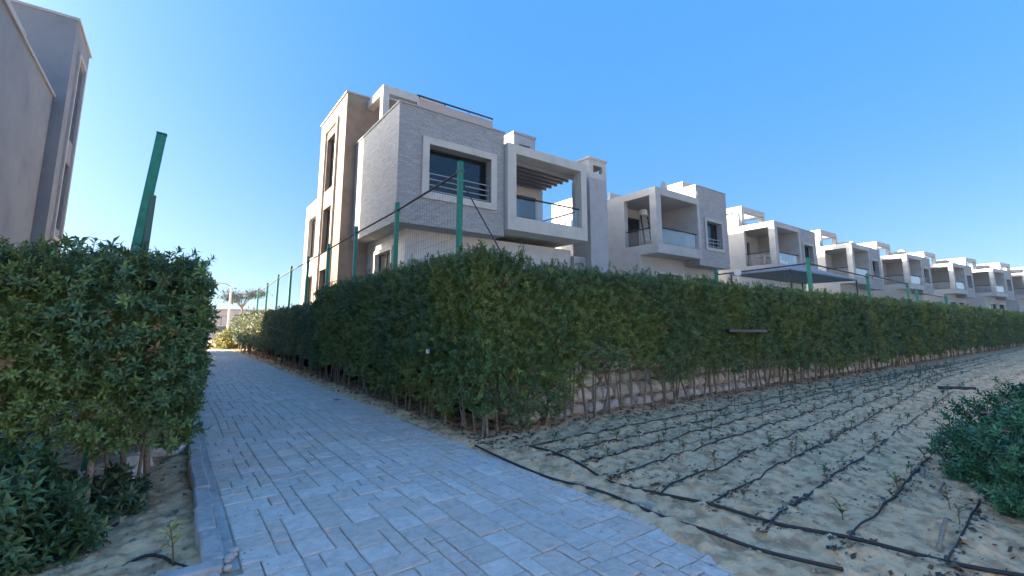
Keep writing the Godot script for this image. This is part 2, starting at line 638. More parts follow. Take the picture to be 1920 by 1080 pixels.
func paver_mesh(w: float, d: float) -> ArrayMesh:
	var s := st()
	var c := 0.007
	var lo := -0.05
	var a := [Vector3(-w, 0, -d), Vector3(w, 0, -d), Vector3(w, 0, d), Vector3(-w, 0, d)]
	var t := []
	var b := []
	for k in 4:
		var o: Vector3 = a[k] * 0.5
		t.append(o - Vector3(signf(o.x) * c, 0, signf(o.z) * c))
		b.append(o - Vector3(0, c * 0.8, 0))
	quad(s, t[0], t[1], t[2], t[3], Vector3.UP)
	for k in 4:
		var m := (k + 1) % 4
		var out: Vector3 = ((b[k] + b[m]) * 0.5 * Vector3(1, 0, 1)).normalized()
		quad(s, t[k], t[m], b[m], b[k], (out + Vector3.UP).normalized())
		quad(s, b[k], b[m], (b[m] as Vector3) + Vector3(0, lo, 0), (b[k] as Vector3) + Vector3(0, lo, 0), out)
	return s.commit()

func make_path():
	var s := st()
	box(s, Vector3(0.36, -0.14, -33.6), Vector3(2.92, -0.010, -3.3))
	box(s, Vector3(-4.0, -0.14, -3.3), Vector3(3.4, -0.012, 2.5))
	var path := setting("path", s, M.joint_sand)
	s = st()
	box(s, Vector3(0.362, -0.1, -33.0), Vector3(0.424, -0.006, -3.19))
	part(path, "mortar_strip", s, M.kerb_concrete)
	var cell := 0.1
	var nx := 66
	var nz := 336
	var used := {}
	var list := []
	var r := RandomNumberGenerator.new()
	r.seed = 77
	var sizes := [[2, 2, 0.55], [3, 2, 0.13], [2, 3, 0.10], [1, 2, 0.11], [2, 1, 0.05], [1, 1, 0.06]]
	for j in nz:                                           # from the near end away
		for i in nx:
			if used.has(j * 100 + i):
				continue
			var pick := r.randf()
			var sz: Array = sizes[5]
			for k in sizes:
				pick -= k[2]
				if pick <= 0.0:
					sz = k
					break
			var w: int = sz[0]
			var d: int = sz[1]
			for tries in 3:
				var ok := true
				for b in d:
					for a in w:
						if used.has((j + b) * 100 + i + a) or i + a >= nx or (i < 42 and i + a >= 42 and j > 32):
							ok = false
				if ok:
					break
				if w > 1:
					w -= 1
				else:
					d = 1
				if tries == 1:
					w = 1
					d = 1
			for b in d:
				for a in w:
					used[(j + b) * 100 + i + a] = true
			var x := -3.78 + (i + w * 0.5) * cell
			var z := 0.2 - (j + d * 0.5) * cell
			x += 0.012 * sin(z * 1.3)
			if z < -3.16 and i < 42:
				continue
			if x + w * 0.05 > 2.86 and z < -2.6 or x - w * 0.05 > path_edge(z) + 0.12:
				continue
			list.append([x, z, w, d])
	var order := []
	for p in list:
		order.append([seen_size(Vector3(p[0], 0, p[1])) * p[2] * p[3], p])
	order.sort_custom(func(a, b): return a[0] > b[0])
	var shapes := {}
	var rest := []
	for k in 6:
		rest.append(st())
	for k in order.size():
		var p: Array = order[k][1]
		var key := "%d %d" % [p[2], p[3]]
		if not shapes.has(key):
			shapes[key] = paver_mesh(p[2] * cell - 0.008, p[3] * cell - 0.008)
		var tone := r.randi() % 6
		if p[2] * p[3] < 4 and r.randf() < 0.4:
			tone = 3
		var xf := Transform3D(Basis.from_euler(Vector3(r.randfn(0, 0.008), r.randfn(0, 0.012), r.randfn(0, 0.008))), Vector3(p[0], r.randfn(0, 0.0022), p[1]))
		if k < 300:
			var o := part(path, "paver", shapes[key], M["paver_%d" % tone])
			o.transform = xf
		else:
			rest[tone].append_from(shapes[key], 0, xf)
	for k in 6:
		stuff(part(path, "paving", rest[k], M["paver_%d" % k]))
	# concrete kerb on the left, turning off at the near corner
	var kerb := Node3D.new()
	kerb.name = "kerb"
	kerb.set_meta("kind", "structure")
	add_child(kerb)
	var z := -3.30
	while z > -33.0:
		var b := st()
		bevel_box(b, Vector3(-0.055, -0.15, -0.247), Vector3(0.055, 0.028, 0.247), 0.012)
		var o := part(kerb, "kerb_stone", b, M.kerb_concrete)
		o.position = Vector3(0.305 + r.randfn(0, 0.004), r.randfn(0, 0.004), z - 0.25)
		o.rotation = Vector3(r.randfn(0, 0.004), r.randfn(0, 0.010), r.randfn(0, 0.01))
		z -= 0.5
	for k in 6:
		var b := st()
		bevel_box(b, Vector3(-0.247, -0.15, -0.055), Vector3(0.247, 0.028, 0.055), 0.012)
		var o := part(kerb, "kerb_stone", b, M.kerb_concrete)
		o.position = Vector3(0.10 - 0.5 * k, r.randfn(0, 0.004), -3.245)
		o.rotation = Vector3(r.randfn(0, 0.008), r.randfn(0, 0.008), 0)

func rubble_wall(label: String, o: Vector3, u: Vector3, n: Vector3, length: float, height: float, near_len: float, seed_: int):
	var root := thing("retaining_wall", label, "wall")
	var s := st()
	var a := o - n * 0.10
	var b := o + u * length - n * 0.35
	box(s, a, Vector3(b.x, o.y + height - 0.03, b.z))
	part(root, "mortar", s, M.mortar)
	var r := RandomNumberGenerator.new()
	r.seed = seed_
	var shapes := []
	for k in 7:
		shapes.append(rock(r, Vector3.ONE, 0.45))
	var rest := [st(), st(), st(), st()]
	var y := 0.0
	while y < height - 0.08:
		var rh := minf(r.randf_range(0.16, 0.27), height - y)
		var x := r.randf_range(-0.1, 0.0)
		while x < length:
			var rw := r.randf_range(0.16, 0.42)
			var hh := rh * r.randf_range(0.85, 1.05)
			var tone := r.randi() % 4
			var c := o + u * (x + rw * 0.5) + Vector3.UP * (y + rh * 0.5) - n * r.randf_range(0.06, 0.11)
			var bs := Basis(u * rw * 0.98, Vector3.UP * hh, n * 0.30)
			bs = Basis(n, r.randfn(0, 0.12)) * bs
			var xf := Transform3D(bs, c)
			var mesh: ArrayMesh = shapes[r.randi() % 7]
			if x < near_len:
				var st_ := part(root, "stone", mesh, M["rubble_%d" % tone])
				st_.transform = xf
			else:
				rest[tone].append_from(mesh, 0, xf)
			x += rw + 0.015
		y += rh
	for k in 4:
		stuff(part(root, "rubble", rest[k], M["rubble_%d" % k]))

func make_retaining_walls():
	rubble_wall("pale rubble stone retaining wall behind the bare trunks of the field hedge", Vector3(3.95, -0.05, -5.34), Vector3.RIGHT, Vector3.BACK, 50.0, 1.02, 12.0, 5)
	rubble_wall("rubble stone wall behind the hedge trunks along the paved path", Vector3(3.82, -0.05, -5.72), Vector3.FORWARD, Vector3.LEFT, 27.0, 1.02, 0.0, 6)
	rubble_wall("low rubble wall glimpsed under the hedge on the kerb side of the path", Vector3(-2.2, -0.1, -6.5), Vector3.FORWARD, Vector3.RIGHT, 24.0, 1.0, 0.0, 8)

# ---------------------------------------------------------------- houses
func window_in(root: Node, o: Vector3, u: Vector3, n: Vector3, w: float, h: float, border: float, deep: float, frame_mat: Material, mullion := true) -> MeshInstance3D:
	var s := st()
	surround(s, o, u, Vector3.UP, n, w, h, border, 0.07, 0.0)
	var win := part(root, "window", s, frame_mat)
	var iw := w - border * 2
	var ih := h - border * 2
	var io := o + u * border + Vector3.UP * border - n * deep
	s = st()
	surround(s, io, u, Vector3.UP, n, iw, ih, 0.05, 0.0, 0.06)
	if mullion:
		var c := io + u * (iw * 0.5 - 0.03)
		box(s, c + Vector3.UP * 0.05, c + u * 0.06 + Vector3.UP * (ih - 0.05) - n * 0.05)
	part(win, "frame", s, M.dark_metal)
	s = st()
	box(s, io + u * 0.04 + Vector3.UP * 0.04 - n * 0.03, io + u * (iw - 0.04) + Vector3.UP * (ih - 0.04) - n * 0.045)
	part(win, "pane", s, M.shade_tint_pane)
	return win

func bars(win: Node, o: Vector3, u: Vector3, w: float, ys: Array, mat: Material):
	var s := st()
	for y in ys:
		tube(s, [o + Vector3.UP * y, o + u * w + Vector3.UP * y], [0.022, 0.022], 6)
	for k in 3:
		var p := o + u * (w * (0.03 + 0.47 * k))
		tube(s, [p, p + Vector3.UP * (ys[ys.size() - 1] as float)], [0.018, 0.018], 6)
	part(win, "guard_rail", s, mat)

func glass_rail(root: Node, pts: Array):
	var s := st()
	for i in pts.size() - 1:
		tube(s, [pts[i] + Vector3.UP * 0.92, pts[i + 1] + Vector3.UP * 0.92], [0.038, 0.038], 6)
	var rail := part(root, "railing", s, M.dark_metal)
	s = st()
	for i in pts.size() - 1:
		var a: Vector3 = pts[i]
		var b: Vector3 = pts[i + 1]
		var d := (b - a).normalized()
		var n := d.cross(Vector3.UP) * 0.006
		flat_quad(s, a + n + Vector3.UP * 0.08, b + n + Vector3.UP * 0.08, b + n + Vector3.UP * 0.84, a + n + Vector3.UP * 0.84, n)
		flat_quad(s, a - n + Vector3.UP * 0.08, b - n + Vector3.UP * 0.08, b - n + Vector3.UP * 0.84, a - n + Vector3.UP * 0.84, -n)
		var steps := int(maxf(1.0, round((b - a).length() / 1.1)))
		for k in range(0, steps + 1):
			var p := a.lerp(b, clampf(float(k) / steps, 0.015, 0.985))
			var post := st()
			tube(post, [p, p + Vector3.UP * 0.92], [0.02, 0.02], 6)
			part(rail, "baluster", post, M.pale_metal)
	part(rail, "glass_panel", s, M.clear_pane)

func vent_box(root: Node, o: Vector3, w: float, h: float, d: float, mat: Material):
	var s := st()
	var hole := [w * 0.24, h * 0.30, w * 0.76, h * 0.72]
	wall(s, o, Vector3.RIGHT, Vector3.UP, Vector3.BACK, w, h, 0.12, [hole])
	wall(s, o - Vector3(0, 0, d - 0.12), Vector3.RIGHT, Vector3.UP, Vector3.BACK, w, h, 0.12, [hole])
	var side := [d * 0.22, h * 0.30, (d - 0.24) - d * 0.10, h * 0.72]
	wall(s, o - Vector3(0, 0, 0.12), Vector3.FORWARD, Vector3.UP, Vector3.LEFT, d - 0.24, h, 0.12, [side])
	wall(s, o + Vector3(w, 0, -0.12), Vector3.FORWARD, Vector3.UP, Vector3.RIGHT, d - 0.24, h, 0.12, [side])
	box(s, o + Vector3(-0.05, h + 0.003, 0.05), o + Vector3(w + 0.05, h + 0.12, -d - 0.05))
	part(root, "vent_shaft", s, mat)

# corner house beside the path: stone block left, open balcony right, stair tower behind
func corner_house(label: String, at: Vector3, facing: float, long_view: bool) -> Node3D:
	var h := thing("house", label, "house", at, 0.0)
	var R := Vector3.RIGHT
	var U := Vector3.UP
	var F := Vector3.BACK
	var s := st()
	# ground storey, set back under the block
	wall(s, Vector3(0.75, -0.3, -0.9), R, U, F, 8.5, 4.1, 0.25, [[1.0, 0.3, 3.2, 2.9], [4.8, 0.3, 7.4, 2.9]])
	wall(s, Vector3(0.75, -0.3, -1.15), Vector3.FORWARD, U, Vector3.LEFT, 3.9, 4.1, 0.25, [[1.0, 1.0, 2.7, 3.45]])
	hollow(s, Vector3(1.02, -0.3, -1.20), Vector3(9.24, 3.8, -5.0), 0.3)
	var low := part(h, "lower_wall", s, M.white_render)
	low.set_meta("label", "white rendered ground floor under the stone block")
	window_in(h, Vector3(1.6, -0.15, -0.895), R, F, 2.5, 2.9, 0.15, 0.12, M.white_render)
	window_in(h, Vector3(5.4, -0.15, -0.895), R, F, 2.9, 2.9, 0.15, 0.12, M.white_render)
	window_in(h, Vector3(0.745, 0.55, -2.0), Vector3.FORWARD, Vector3.LEFT, 2.0, 2.75, 0.15, 0.12, M.white_render)
	# stone block
	s = st()
	wall(s, Vector3(0, 3.8, 0), R, U, F, 4.65, 4.45, 0.5, [[1.2, 1.28, 4.02, 3.12]])
	hollow(s, Vector3(0, 3.8, -0.5), Vector3(4.65, 8.25, -5.0), 0.3)
	part(h, "stone_block", s, M.grey_stone)
	s = st()
	box(s, Vector3(-0.04, 8.253, 0.04), Vector3(4.69, 8.32, -5.0))
	part(h, "coping", s, M.grey_render)
	var win := window_in(h, Vector3(0.93, 4.81, 0.005), R, F, 3.32, 2.38, 0.27, 0.36, M.cream_render, false)
	bars(win, Vector3(1.2, 5.06, -0.10), R, 2.82, [0.12, 0.34, 0.56, 0.78], M.pale_metal)
	# balcony box
	s = st()
	box(s, Vector3(4.7, 4.08, -3.0), Vector3(9.3, 4.66, 0.22))
	box(s, Vector3(4.7, 7.40, -3.0), Vector3(9.3, 7.80, 0.22))
	box(s, Vector3(4.7, 4.66, -0.2), Vector3(5.14, 7.40, 0.22))
	box(s, Vector3(8.95, 4.66, -0.2), Vector3(9.3, 7.40, 0.22))
	box(s, Vector3(4.7, 4.66, -3.0), Vector3(4.9, 7.40, -0.2))
	part(h, "balcony_frame", s, M.cream_render)
	for k in 6:
		s = st()
		box(s, Vector3(5.0, 7.20, -0.55 - k * 0.42), Vector3(9.2, 7.398, -0.47 - k * 0.42))
		part(h, "ceiling_slat", s, M.slat_metal)
	s = st()
	wall(s, Vector3(4.7, 3.8, -3.003), R, U, F, 4.6, 4.0, 0.3, [[2.85, 0.86, 4.15, 3.0]])
	hollow(s, Vector3(4.72, 3.8, -3.31), Vector3(9.28, 7.8, -5.0), 0.3)
	part(h, "balcony_back_wall", s, M.white_render)
	s = st()
	surround(s, Vector3(7.55, 4.67, -3.10), R, U, F, 1.3, 2.13, 0.06, 0.0, 0.06)
	var door := part(h, "balcony_door", s, M.dark_metal)
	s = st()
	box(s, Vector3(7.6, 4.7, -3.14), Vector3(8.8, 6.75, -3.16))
	part(door, "pane", s, M.shade_tint_pane)
	glass_rail(h, [Vector3(5.14, 4.66, 0.05), Vector3(8.95, 4.66, 0.05)])
	glass_rail(h, [Vector3(9.15, 4.66, -0.2), Vector3(9.15, 4.66, -2.95)])
	# rear body and stair tower
	s = st()
	box(s, Vector3(0.6, -0.3, -5.003), Vector3(9.25, 8.0, -13.0))
	part(h, "rear_body", s, M.beige_render)
	s = st()
	var front_z := -5.006
	wall(s, Vector3(-0.5, -0.3, front_z), Vector3.FORWARD, U, Vector3.LEFT, 4.5, 10.95, 0.45, [[1.45, 0.9, 3.1, 3.1], [1.45, 3.9, 3.1, 6.1], [1.45, 7.0, 3.1, 9.7]])
	for q in [[-0.05, 1.6, 0.0, 0.3], [-0.05, 1.6, 4.2, 4.5], [1.3, 1.6, 0.3, 4.2]]:
		box(s, Vector3(q[0], -0.3, front_z - q[2]), Vector3(q[1], 10.65, front_z - q[3]))
	for q in [[-0.3, 0.0], [3.3, 3.55], [6.45, 6.7], [10.4, 10.65]]:
		box(s, Vector3(-0.05, q[0], front_z - 0.3), Vector3(1.3, q[1], front_z - 4.2))
	part(h, "stair_tower", s, M.beige_render)
	s = st()
	surround(s, Vector3(-0.505, 0.2, front_z - 1.15), Vector3.FORWARD, U, Vector3.LEFT, 2.25, 9.75, 0.16, 0.09, 0.0)
	part(h, "tower_surround", s, M.cream_render)
	for y in [0.6, 3.6, 6.7]:
		var hh: float = 3.0 if y > 6.0 else 2.2
		s = st()
		surround(s, Vector3(-0.30, y, front_z - 1.45), Vector3.FORWARD, U, Vector3.LEFT, 1.65, hh, 0.06, 0.0, 0.05)
		box(s, Vector3(-0.295, y, front_z - 2.25), Vector3(-0.255, y + hh, front_z - 2.31))
		var tw := part(h, "tower_window", s, M.dark_metal)
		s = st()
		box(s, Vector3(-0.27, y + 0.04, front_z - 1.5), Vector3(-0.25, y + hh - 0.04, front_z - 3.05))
		part(tw, "pane", s, M.shade_tint_pane)
	s = st()
	box(s, Vector3(-0.56, 10.653, front_z + 0.05), Vector3(1.66, 10.73, front_z - 4.55))
	part(h, "tower_coping", s, M.grey_render)
	# low rear wing
	s = st()
	wall(s, Vector3(-0.1, -0.3, -10.4), Vector3.FORWARD, U, Vector3.LEFT, 3.4, 7.5, 0.4, [[0.8, 1.0, 2.6, 3.2], [0.8, 4.2, 2.6, 6.6]])
	box(s, Vector3(0.3, -0.3, -10.4), Vector3(5.0, 7.2, -13.8))
	part(h, "rear_wing", s, M.cream_render)
	for y in [0.7, 3.9]:
		s = st()
		surround(s, Vector3(0.1, y, -11.2), Vector3.FORWARD, U, Vector3.LEFT, 1.8, 2.2 + (0.2 if y > 2 else 0.0), 0.06, 0.0, 0.05)
		var rw := part(h, "rear_window", s, M.dark_metal)
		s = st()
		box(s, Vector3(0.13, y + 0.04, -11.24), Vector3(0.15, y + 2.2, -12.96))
		part(rw, "pane", s, M.shade_tint_pane)
	# roof terrace
	s = st()
	box(s, Vector3(0.42, 8.32, -3.30), Vector3(0.70, 10.1, -3.0))
	box(s, Vector3(0.42, 10.1, -3.0), Vector3(0.74, 10.45, -6.2))
	box(s, Vector3(0.74, 10.1, -3.0), Vector3(3.4, 10.45, -3.35))
	part(h, "roof_pergola", s, M.cream_render)
	s = st()
	box(s, Vector3(0.74, 8.32, -3.4), Vector3(3.2, 10.095, -3.7))
	box(s, Vector3(1.6, 8.0, -6.0), Vector3(9.2, 10.6, -12.0))  # hidden box widened and raised to keep sun off the next house
	part(h, "roof_room", s, M.beige_render)
	s = st()
	box(s, Vector3(1.75, 8.32, -2.3), Vector3(5.6, 9.92, -2.45))
	part(h, "roof_parapet", s, M.pink_render)
	s = st()
	tube(s, [Vector3(1.7, 10.08, -2.36), Vector3(5.65, 10.08, -2.36)], [0.04, 0.04], 6)
	for k in 4:
		tube(s, [Vector3(1.8 + k * 1.25, 9.92, -2.36), Vector3(1.8 + k * 1.25, 10.06, -2.36)], [0.025, 0.025], 6)
	part(h, "roof_railing", s, M.dark_metal)
	vent_box(h, Vector3(6.8, 8.0, -2.2), 1.35, 1.6, 1.1, M.grey_render)
	s = st()
	box(s, Vector3(6.4, 7.8, -1.9), Vector3(8.4, 8.0, -3.6))
	part(h, "vent_base", s, M.grey_render)
	# tall chimney on the far side
	s = st()
	box(s, Vector3(10.05, -0.3, -0.3), Vector3(11.3, 7.5, -1.55))
	box(s, Vector3(9.28, -0.3, -0.7), Vector3(10.05, 3.5, -1.4))
	part(h, "chimney", s, M.grey_render)
	vent_box(h, Vector3(10.05, 7.503, -0.3), 1.25, 0.95, 1.25, M.cream_render)
	return h

# house of the row: side wall and open balcony left, stone block right
func row_house(label: String, at: Vector3, turn: float, block_top: float) -> Node3D:
	var h := thing("house", label, "house", at, turn, "row of alike houses above the field hedge")
	var R := Vector3.RIGHT
	var U := Vector3.UP
	var F := Vector3.BACK
	var L := Vector3.LEFT
	var s := st()
	wall(s, Vector3(0, -0.3, -1.0), R, U, F, 7.7, 4.38, 0.25, [[1.4, 0.4, 3.9, 3.45], [4.9, 0.4, 6.9, 3.45]])
	hollow(s, Vector3(0.0, -0.3, -1.25), Vector3(7.7, 4.08, -3.6), 0.3)
	part(h, "lower_wall", s, M.row_render)
	window_in(h, Vector3(1.28, -0.02, -0.995), R, F, 2.74, 3.29, 0.12, 0.12, M.cream_render)
	window_in(h, Vector3(4.78, -0.02, -0.995), R, F, 2.24, 3.29, 0.12, 0.12, M.cream_render)
	s = st()
	box(s, Vector3(0, 4.08, -2.9), Vector3(4.25, 4.62, 0.2))
	box(s, Vector3(0, 7.35, -2.9), Vector3(4.25, 7.75, 0.2))
	box(s, Vector3(0, 4.62, -0.22), Vector3(0.44, 7.35, 0.2))
	box(s, Vector3(3.98, 4.62, -2.9), Vector3(4.25, 7.35, 0.2))
	box(s, Vector3(0, 4.62, -2.9), Vector3(0.3, 7.35, -2.0))
	part(h, "balcony_frame", s, M.row_render)
	s = st()
	wall(s, Vector3(0.0, 4.08, -2.903), R, U, F, 4.25, 3.67, 0.697, [[0.9, 0.56, 2.6, 2.75]])
	part(h, "balcony_back_wall", s, M.row_render)
	s = st()
	surround(s, Vector3(0.9, 4.64, -3.02), R, U, F, 1.7, 2.19, 0.06, 0.0, 0.06)
	var door := part(h, "balcony_door", s, M.dark_metal)
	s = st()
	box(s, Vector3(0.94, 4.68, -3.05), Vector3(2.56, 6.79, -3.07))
	part(door, "pane", s, M.shade_tint_pane)
	glass_rail(h, [Vector3(0.44, 4.62, 0.06), Vector3(3.98, 4.62, 0.06)])
	glass_rail(h, [Vector3(0.15, 4.62, -0.22), Vector3(0.15, 4.62, -2.0)])
	s = st()
	wall(s, Vector3(4.26, 3.75, 0), R, U, F, 3.44, block_top - 3.75, 0.4, [[0.92, 1.17, 2.62, 2.81]])
	hollow(s, Vector3(4.26, 3.75, -0.4), Vector3(7.7, block_top, -4.5), 0.3)
	part(h, "stone_block", s, M.pale_stone)
	s = st()
	box(s, Vector3(4.26, block_top + 0.003, 0.04), Vector3(7.74, block_top + 0.06, -4.5))
	part(h, "coping", s, M.grey_render)
	var win := window_in(h, Vector3(4.98, 4.72, 0.005), R, F, 2.1, 2.04, 0.2, 0.30, M.row_render, false)
	bars(win, Vector3(5.18, 4.95, -0.08), R, 1.7, [0.1, 0.32, 0.54], M.pale_metal)
	s = st()
	hollow(s, Vector3(0.6, 4.2, -3.603), Vector3(4.2, 7.3, -11.0), 0.25)
	box(s, Vector3(0.6, -0.3, -3.603), Vector3(4.2, 4.2, -11.0))
	box(s, Vector3(4.2, -0.3, -4.503), Vector3(7.66, 7.9, -11.0))
	part(h, "rear_body", s, M.row_render)
	# roof terrace: pier, pergola frame, parapets, vents
	if block_top < 8.0:
		s = st()
		box(s, Vector3(0.0, 7.753, -3.6), Vector3(0.3, 8.8, -2.35))
		part(h, "roof_pier", s, M.cream_render)
		s = st()
		box(s, Vector3(1.1, 9.2, -2.6), Vector3(1.45, 9.62, -6.0))
		box(s, Vector3(1.45, 9.2, -2.6), Vector3(4.9, 9.62, -2.95))
		box(s, Vector3(1.45, 9.2, -5.65), Vector3(4.9, 9.62, -6.0))
		box(s, Vector3(4.55, 9.2, -2.953), Vector3(4.9, 9.62, -5.647))
		for q in [[1.1, -2.6], [4.55, -2.6], [1.1, -5.65], [4.55, -5.65]]:
			box(s, Vector3(q[0] + 0.003, 7.2, q[1] - 0.003), Vector3(q[0] + 0.347, 9.2, q[1] - 0.347))
		part(h, "roof_pergola", s, M.row_render)
		for k in 4:
			s = st()
			box(s, Vector3(1.9 + k * 0.7, 9.3, -2.95), Vector3(2.0 + k * 0.7, 9.5, -5.65))
			part(h, "pergola_beam", s, M.slat_metal)
	s = st()
	box(s, Vector3(0.32, 7.753, -3.3), Vector3(4.2, 8.3, -3.45))
	part(h, "roof_parapet", s, M.cream_render)
	vent_box(h, Vector3(5.9, block_top + 0.063, -1.9), 1.2, 0.85, 1.2, M.row_render)
	s = st()
	box(s, Vector3(5.2, 7.4, -5.2), Vector3(7.5, 9.5, -10.0))
	box(s, Vector3(1.0, 7.303, -6.6), Vector3(5.19, 9.0, -9.5))
	part(h, "roof_room", s, M.cream_render)
	return h

func left_house():
	# twin of the corner house, its unseen front end lengthened to shade the field
	var h := thing("house", "tall grey house across the path, plain side wall and set back stair tower", "house", Vector3(-4.55, T, -7.0))
	var U := Vector3.UP
	var s := st()
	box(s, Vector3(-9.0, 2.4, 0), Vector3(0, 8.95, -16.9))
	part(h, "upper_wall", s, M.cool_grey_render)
	s = st()
	box(s, Vector3(-9.04, 8.953, 0.05), Vector3(0.07, 9.05, -16.96))
	part(h, "coping", s, M.grey_render)
	s = st()
	wall(s, Vector3(-0.8, -0.3, -0.9), Vector3.FORWARD, U, Vector3.RIGHT, 15.8, 2.7, 0.3, [[3.0, 0.6, 5.0, 2.4], [10.0, 0.6, 12.0, 2.4]])
	box(s, Vector3(-9.0, -0.3, -0.9), Vector3(-1.1, 2.4, -16.8))
	part(h, "lower_wall", s, M.white_render)
	for z in [-3.85, -10.85]:
		window_in(h, Vector3(-0.795, 0.25, z - 2.1), Vector3.BACK, Vector3.RIGHT, 2.1, 1.9, 0.1, 0.12, M.white_render)
	s = st()
	box(s, Vector3(-0.55, 9.05, -1.0), Vector3(-0.4, 10.1, -14.5))
	part(h, "roof_parapet", s, M.grey_render)
	s = st()
	var z := -17.0
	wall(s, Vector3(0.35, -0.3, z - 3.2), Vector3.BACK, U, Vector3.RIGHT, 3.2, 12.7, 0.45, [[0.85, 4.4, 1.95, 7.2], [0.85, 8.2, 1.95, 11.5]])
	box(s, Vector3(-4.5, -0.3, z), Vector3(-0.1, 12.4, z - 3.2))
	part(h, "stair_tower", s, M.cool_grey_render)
	s = st()
	surround(s, Vector3(0.355, 3.6, z - 2.6), Vector3.BACK, U, Vector3.RIGHT, 1.7, 7.9, 0.16, 0.08, 0.0)
	part(h, "tower_surround", s, M.grey_render)
	for y in [4.1, 7.9]:
		s = st()
		var hh: float = 3.3 if y > 5.0 else 2.8
		surround(s, Vector3(0.15, y, z - 2.35), Vector3.BACK, U, Vector3.RIGHT, 1.1, hh, 0.05, 0.0, 0.05)
		var tw := part(h, "tower_window", s, M.dark_metal)
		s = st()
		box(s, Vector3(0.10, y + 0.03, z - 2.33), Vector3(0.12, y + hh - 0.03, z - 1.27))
		part(tw, "pane", s, M.shade_tint_pane)
	s = st()
	box(s, Vector3(-4.55, 12.403, z + 0.06), Vector3(0.42, 12.5, z - 3.26))
	part(h, "tower_coping", s, M.grey_render)

func make_houses():
	corner_house("big corner house with grey stone block, cream framed window and tall sunlit stair tower", Vector3(5.95, T, -15.0), 0.0, true)
	left_house()
	var a = row_house("white house next to the corner house, first of the row, a ladder on its balcony", Vector3(20.6, T, -15.0), 0.0, 8.65)
	a = row_house("second house of the row, sunlit yellow on its side wall above a garden awning", Vector3(34.4, T, -15.0), 0.0, 7.76)
	var more := [
		[49.5, -15.0, -0.03, "third house of the row, just past the awning corner fence"],
		[61.8, -13.9, -0.06, "fourth house of the row, midway along above the field hedge"],
		[75.1, -12.7, -0.09, "fifth house of the row, between the midway house and the last three"],
		[86.5, -10.8, -0.13, "sixth house of the row, bluish and small, two before the last"],
		[97.5, -8.9, -0.16, "seventh house of the row, next to the last one"],
		[108.0, -6.6, -0.18, "last house of the row, cut by the picture edge"]]
	for m in more:
		copy(a, m[3], Vector3(m[0], T, m[1]), m[2])
	# added, unseen opposite row behind the camera, facing the sun: it lights the shaded fronts and shows in their windows
	for k in 6:
		copy(a, ["added unseen villa behind the viewer, straight across from the corner house", "added unseen villa behind the viewer, across from the first row house", "added unseen villa behind the viewer, across from the awning garden", "added unseen villa behind the viewer, across from the third row house", "added unseen villa behind the viewer, facing the tall left house", "added unseen villa behind the viewer, last on the kerb side"][k], Vector3([14.0, 28.0, 42.0, 56.0, 0.0, -14.0][k], 0.3, 14.5), PI).set_meta("group", "added opposite row of villas")
	# second row behind, only its sunlit tops show
	for m in [[112.0, -34.0], [128.0, -28.0]]:
		var s := st()
		var h := thing("house", "sunlit beige house behind the far end of the row" if m[0] < 120 else "sunlit beige house farthest behind the end of the row", "house", Vector3(m[0], T, m[1]))
		box(s, Vector3(0, -0.3, 0), Vector3(13, 9.5, -9))
		part(h, "wall", s, M.beige_render)
		s = st()
		box(s, Vector3(2, 9.5, -2), Vector3(6, 12.0, -7))
		box(s, Vector3(8, 9.5, -1), Vector3(11, 11.2, -4))
		part(h, "roof_room", s, M.cream_render)
		for k in 3:
			window_in(h, Vector3(1.0 + k * 4, 5.5, 0.005), Vector3.RIGHT, Vector3.BACK, 2.6, 2.2, 0.2, -0.01, M.white_render)

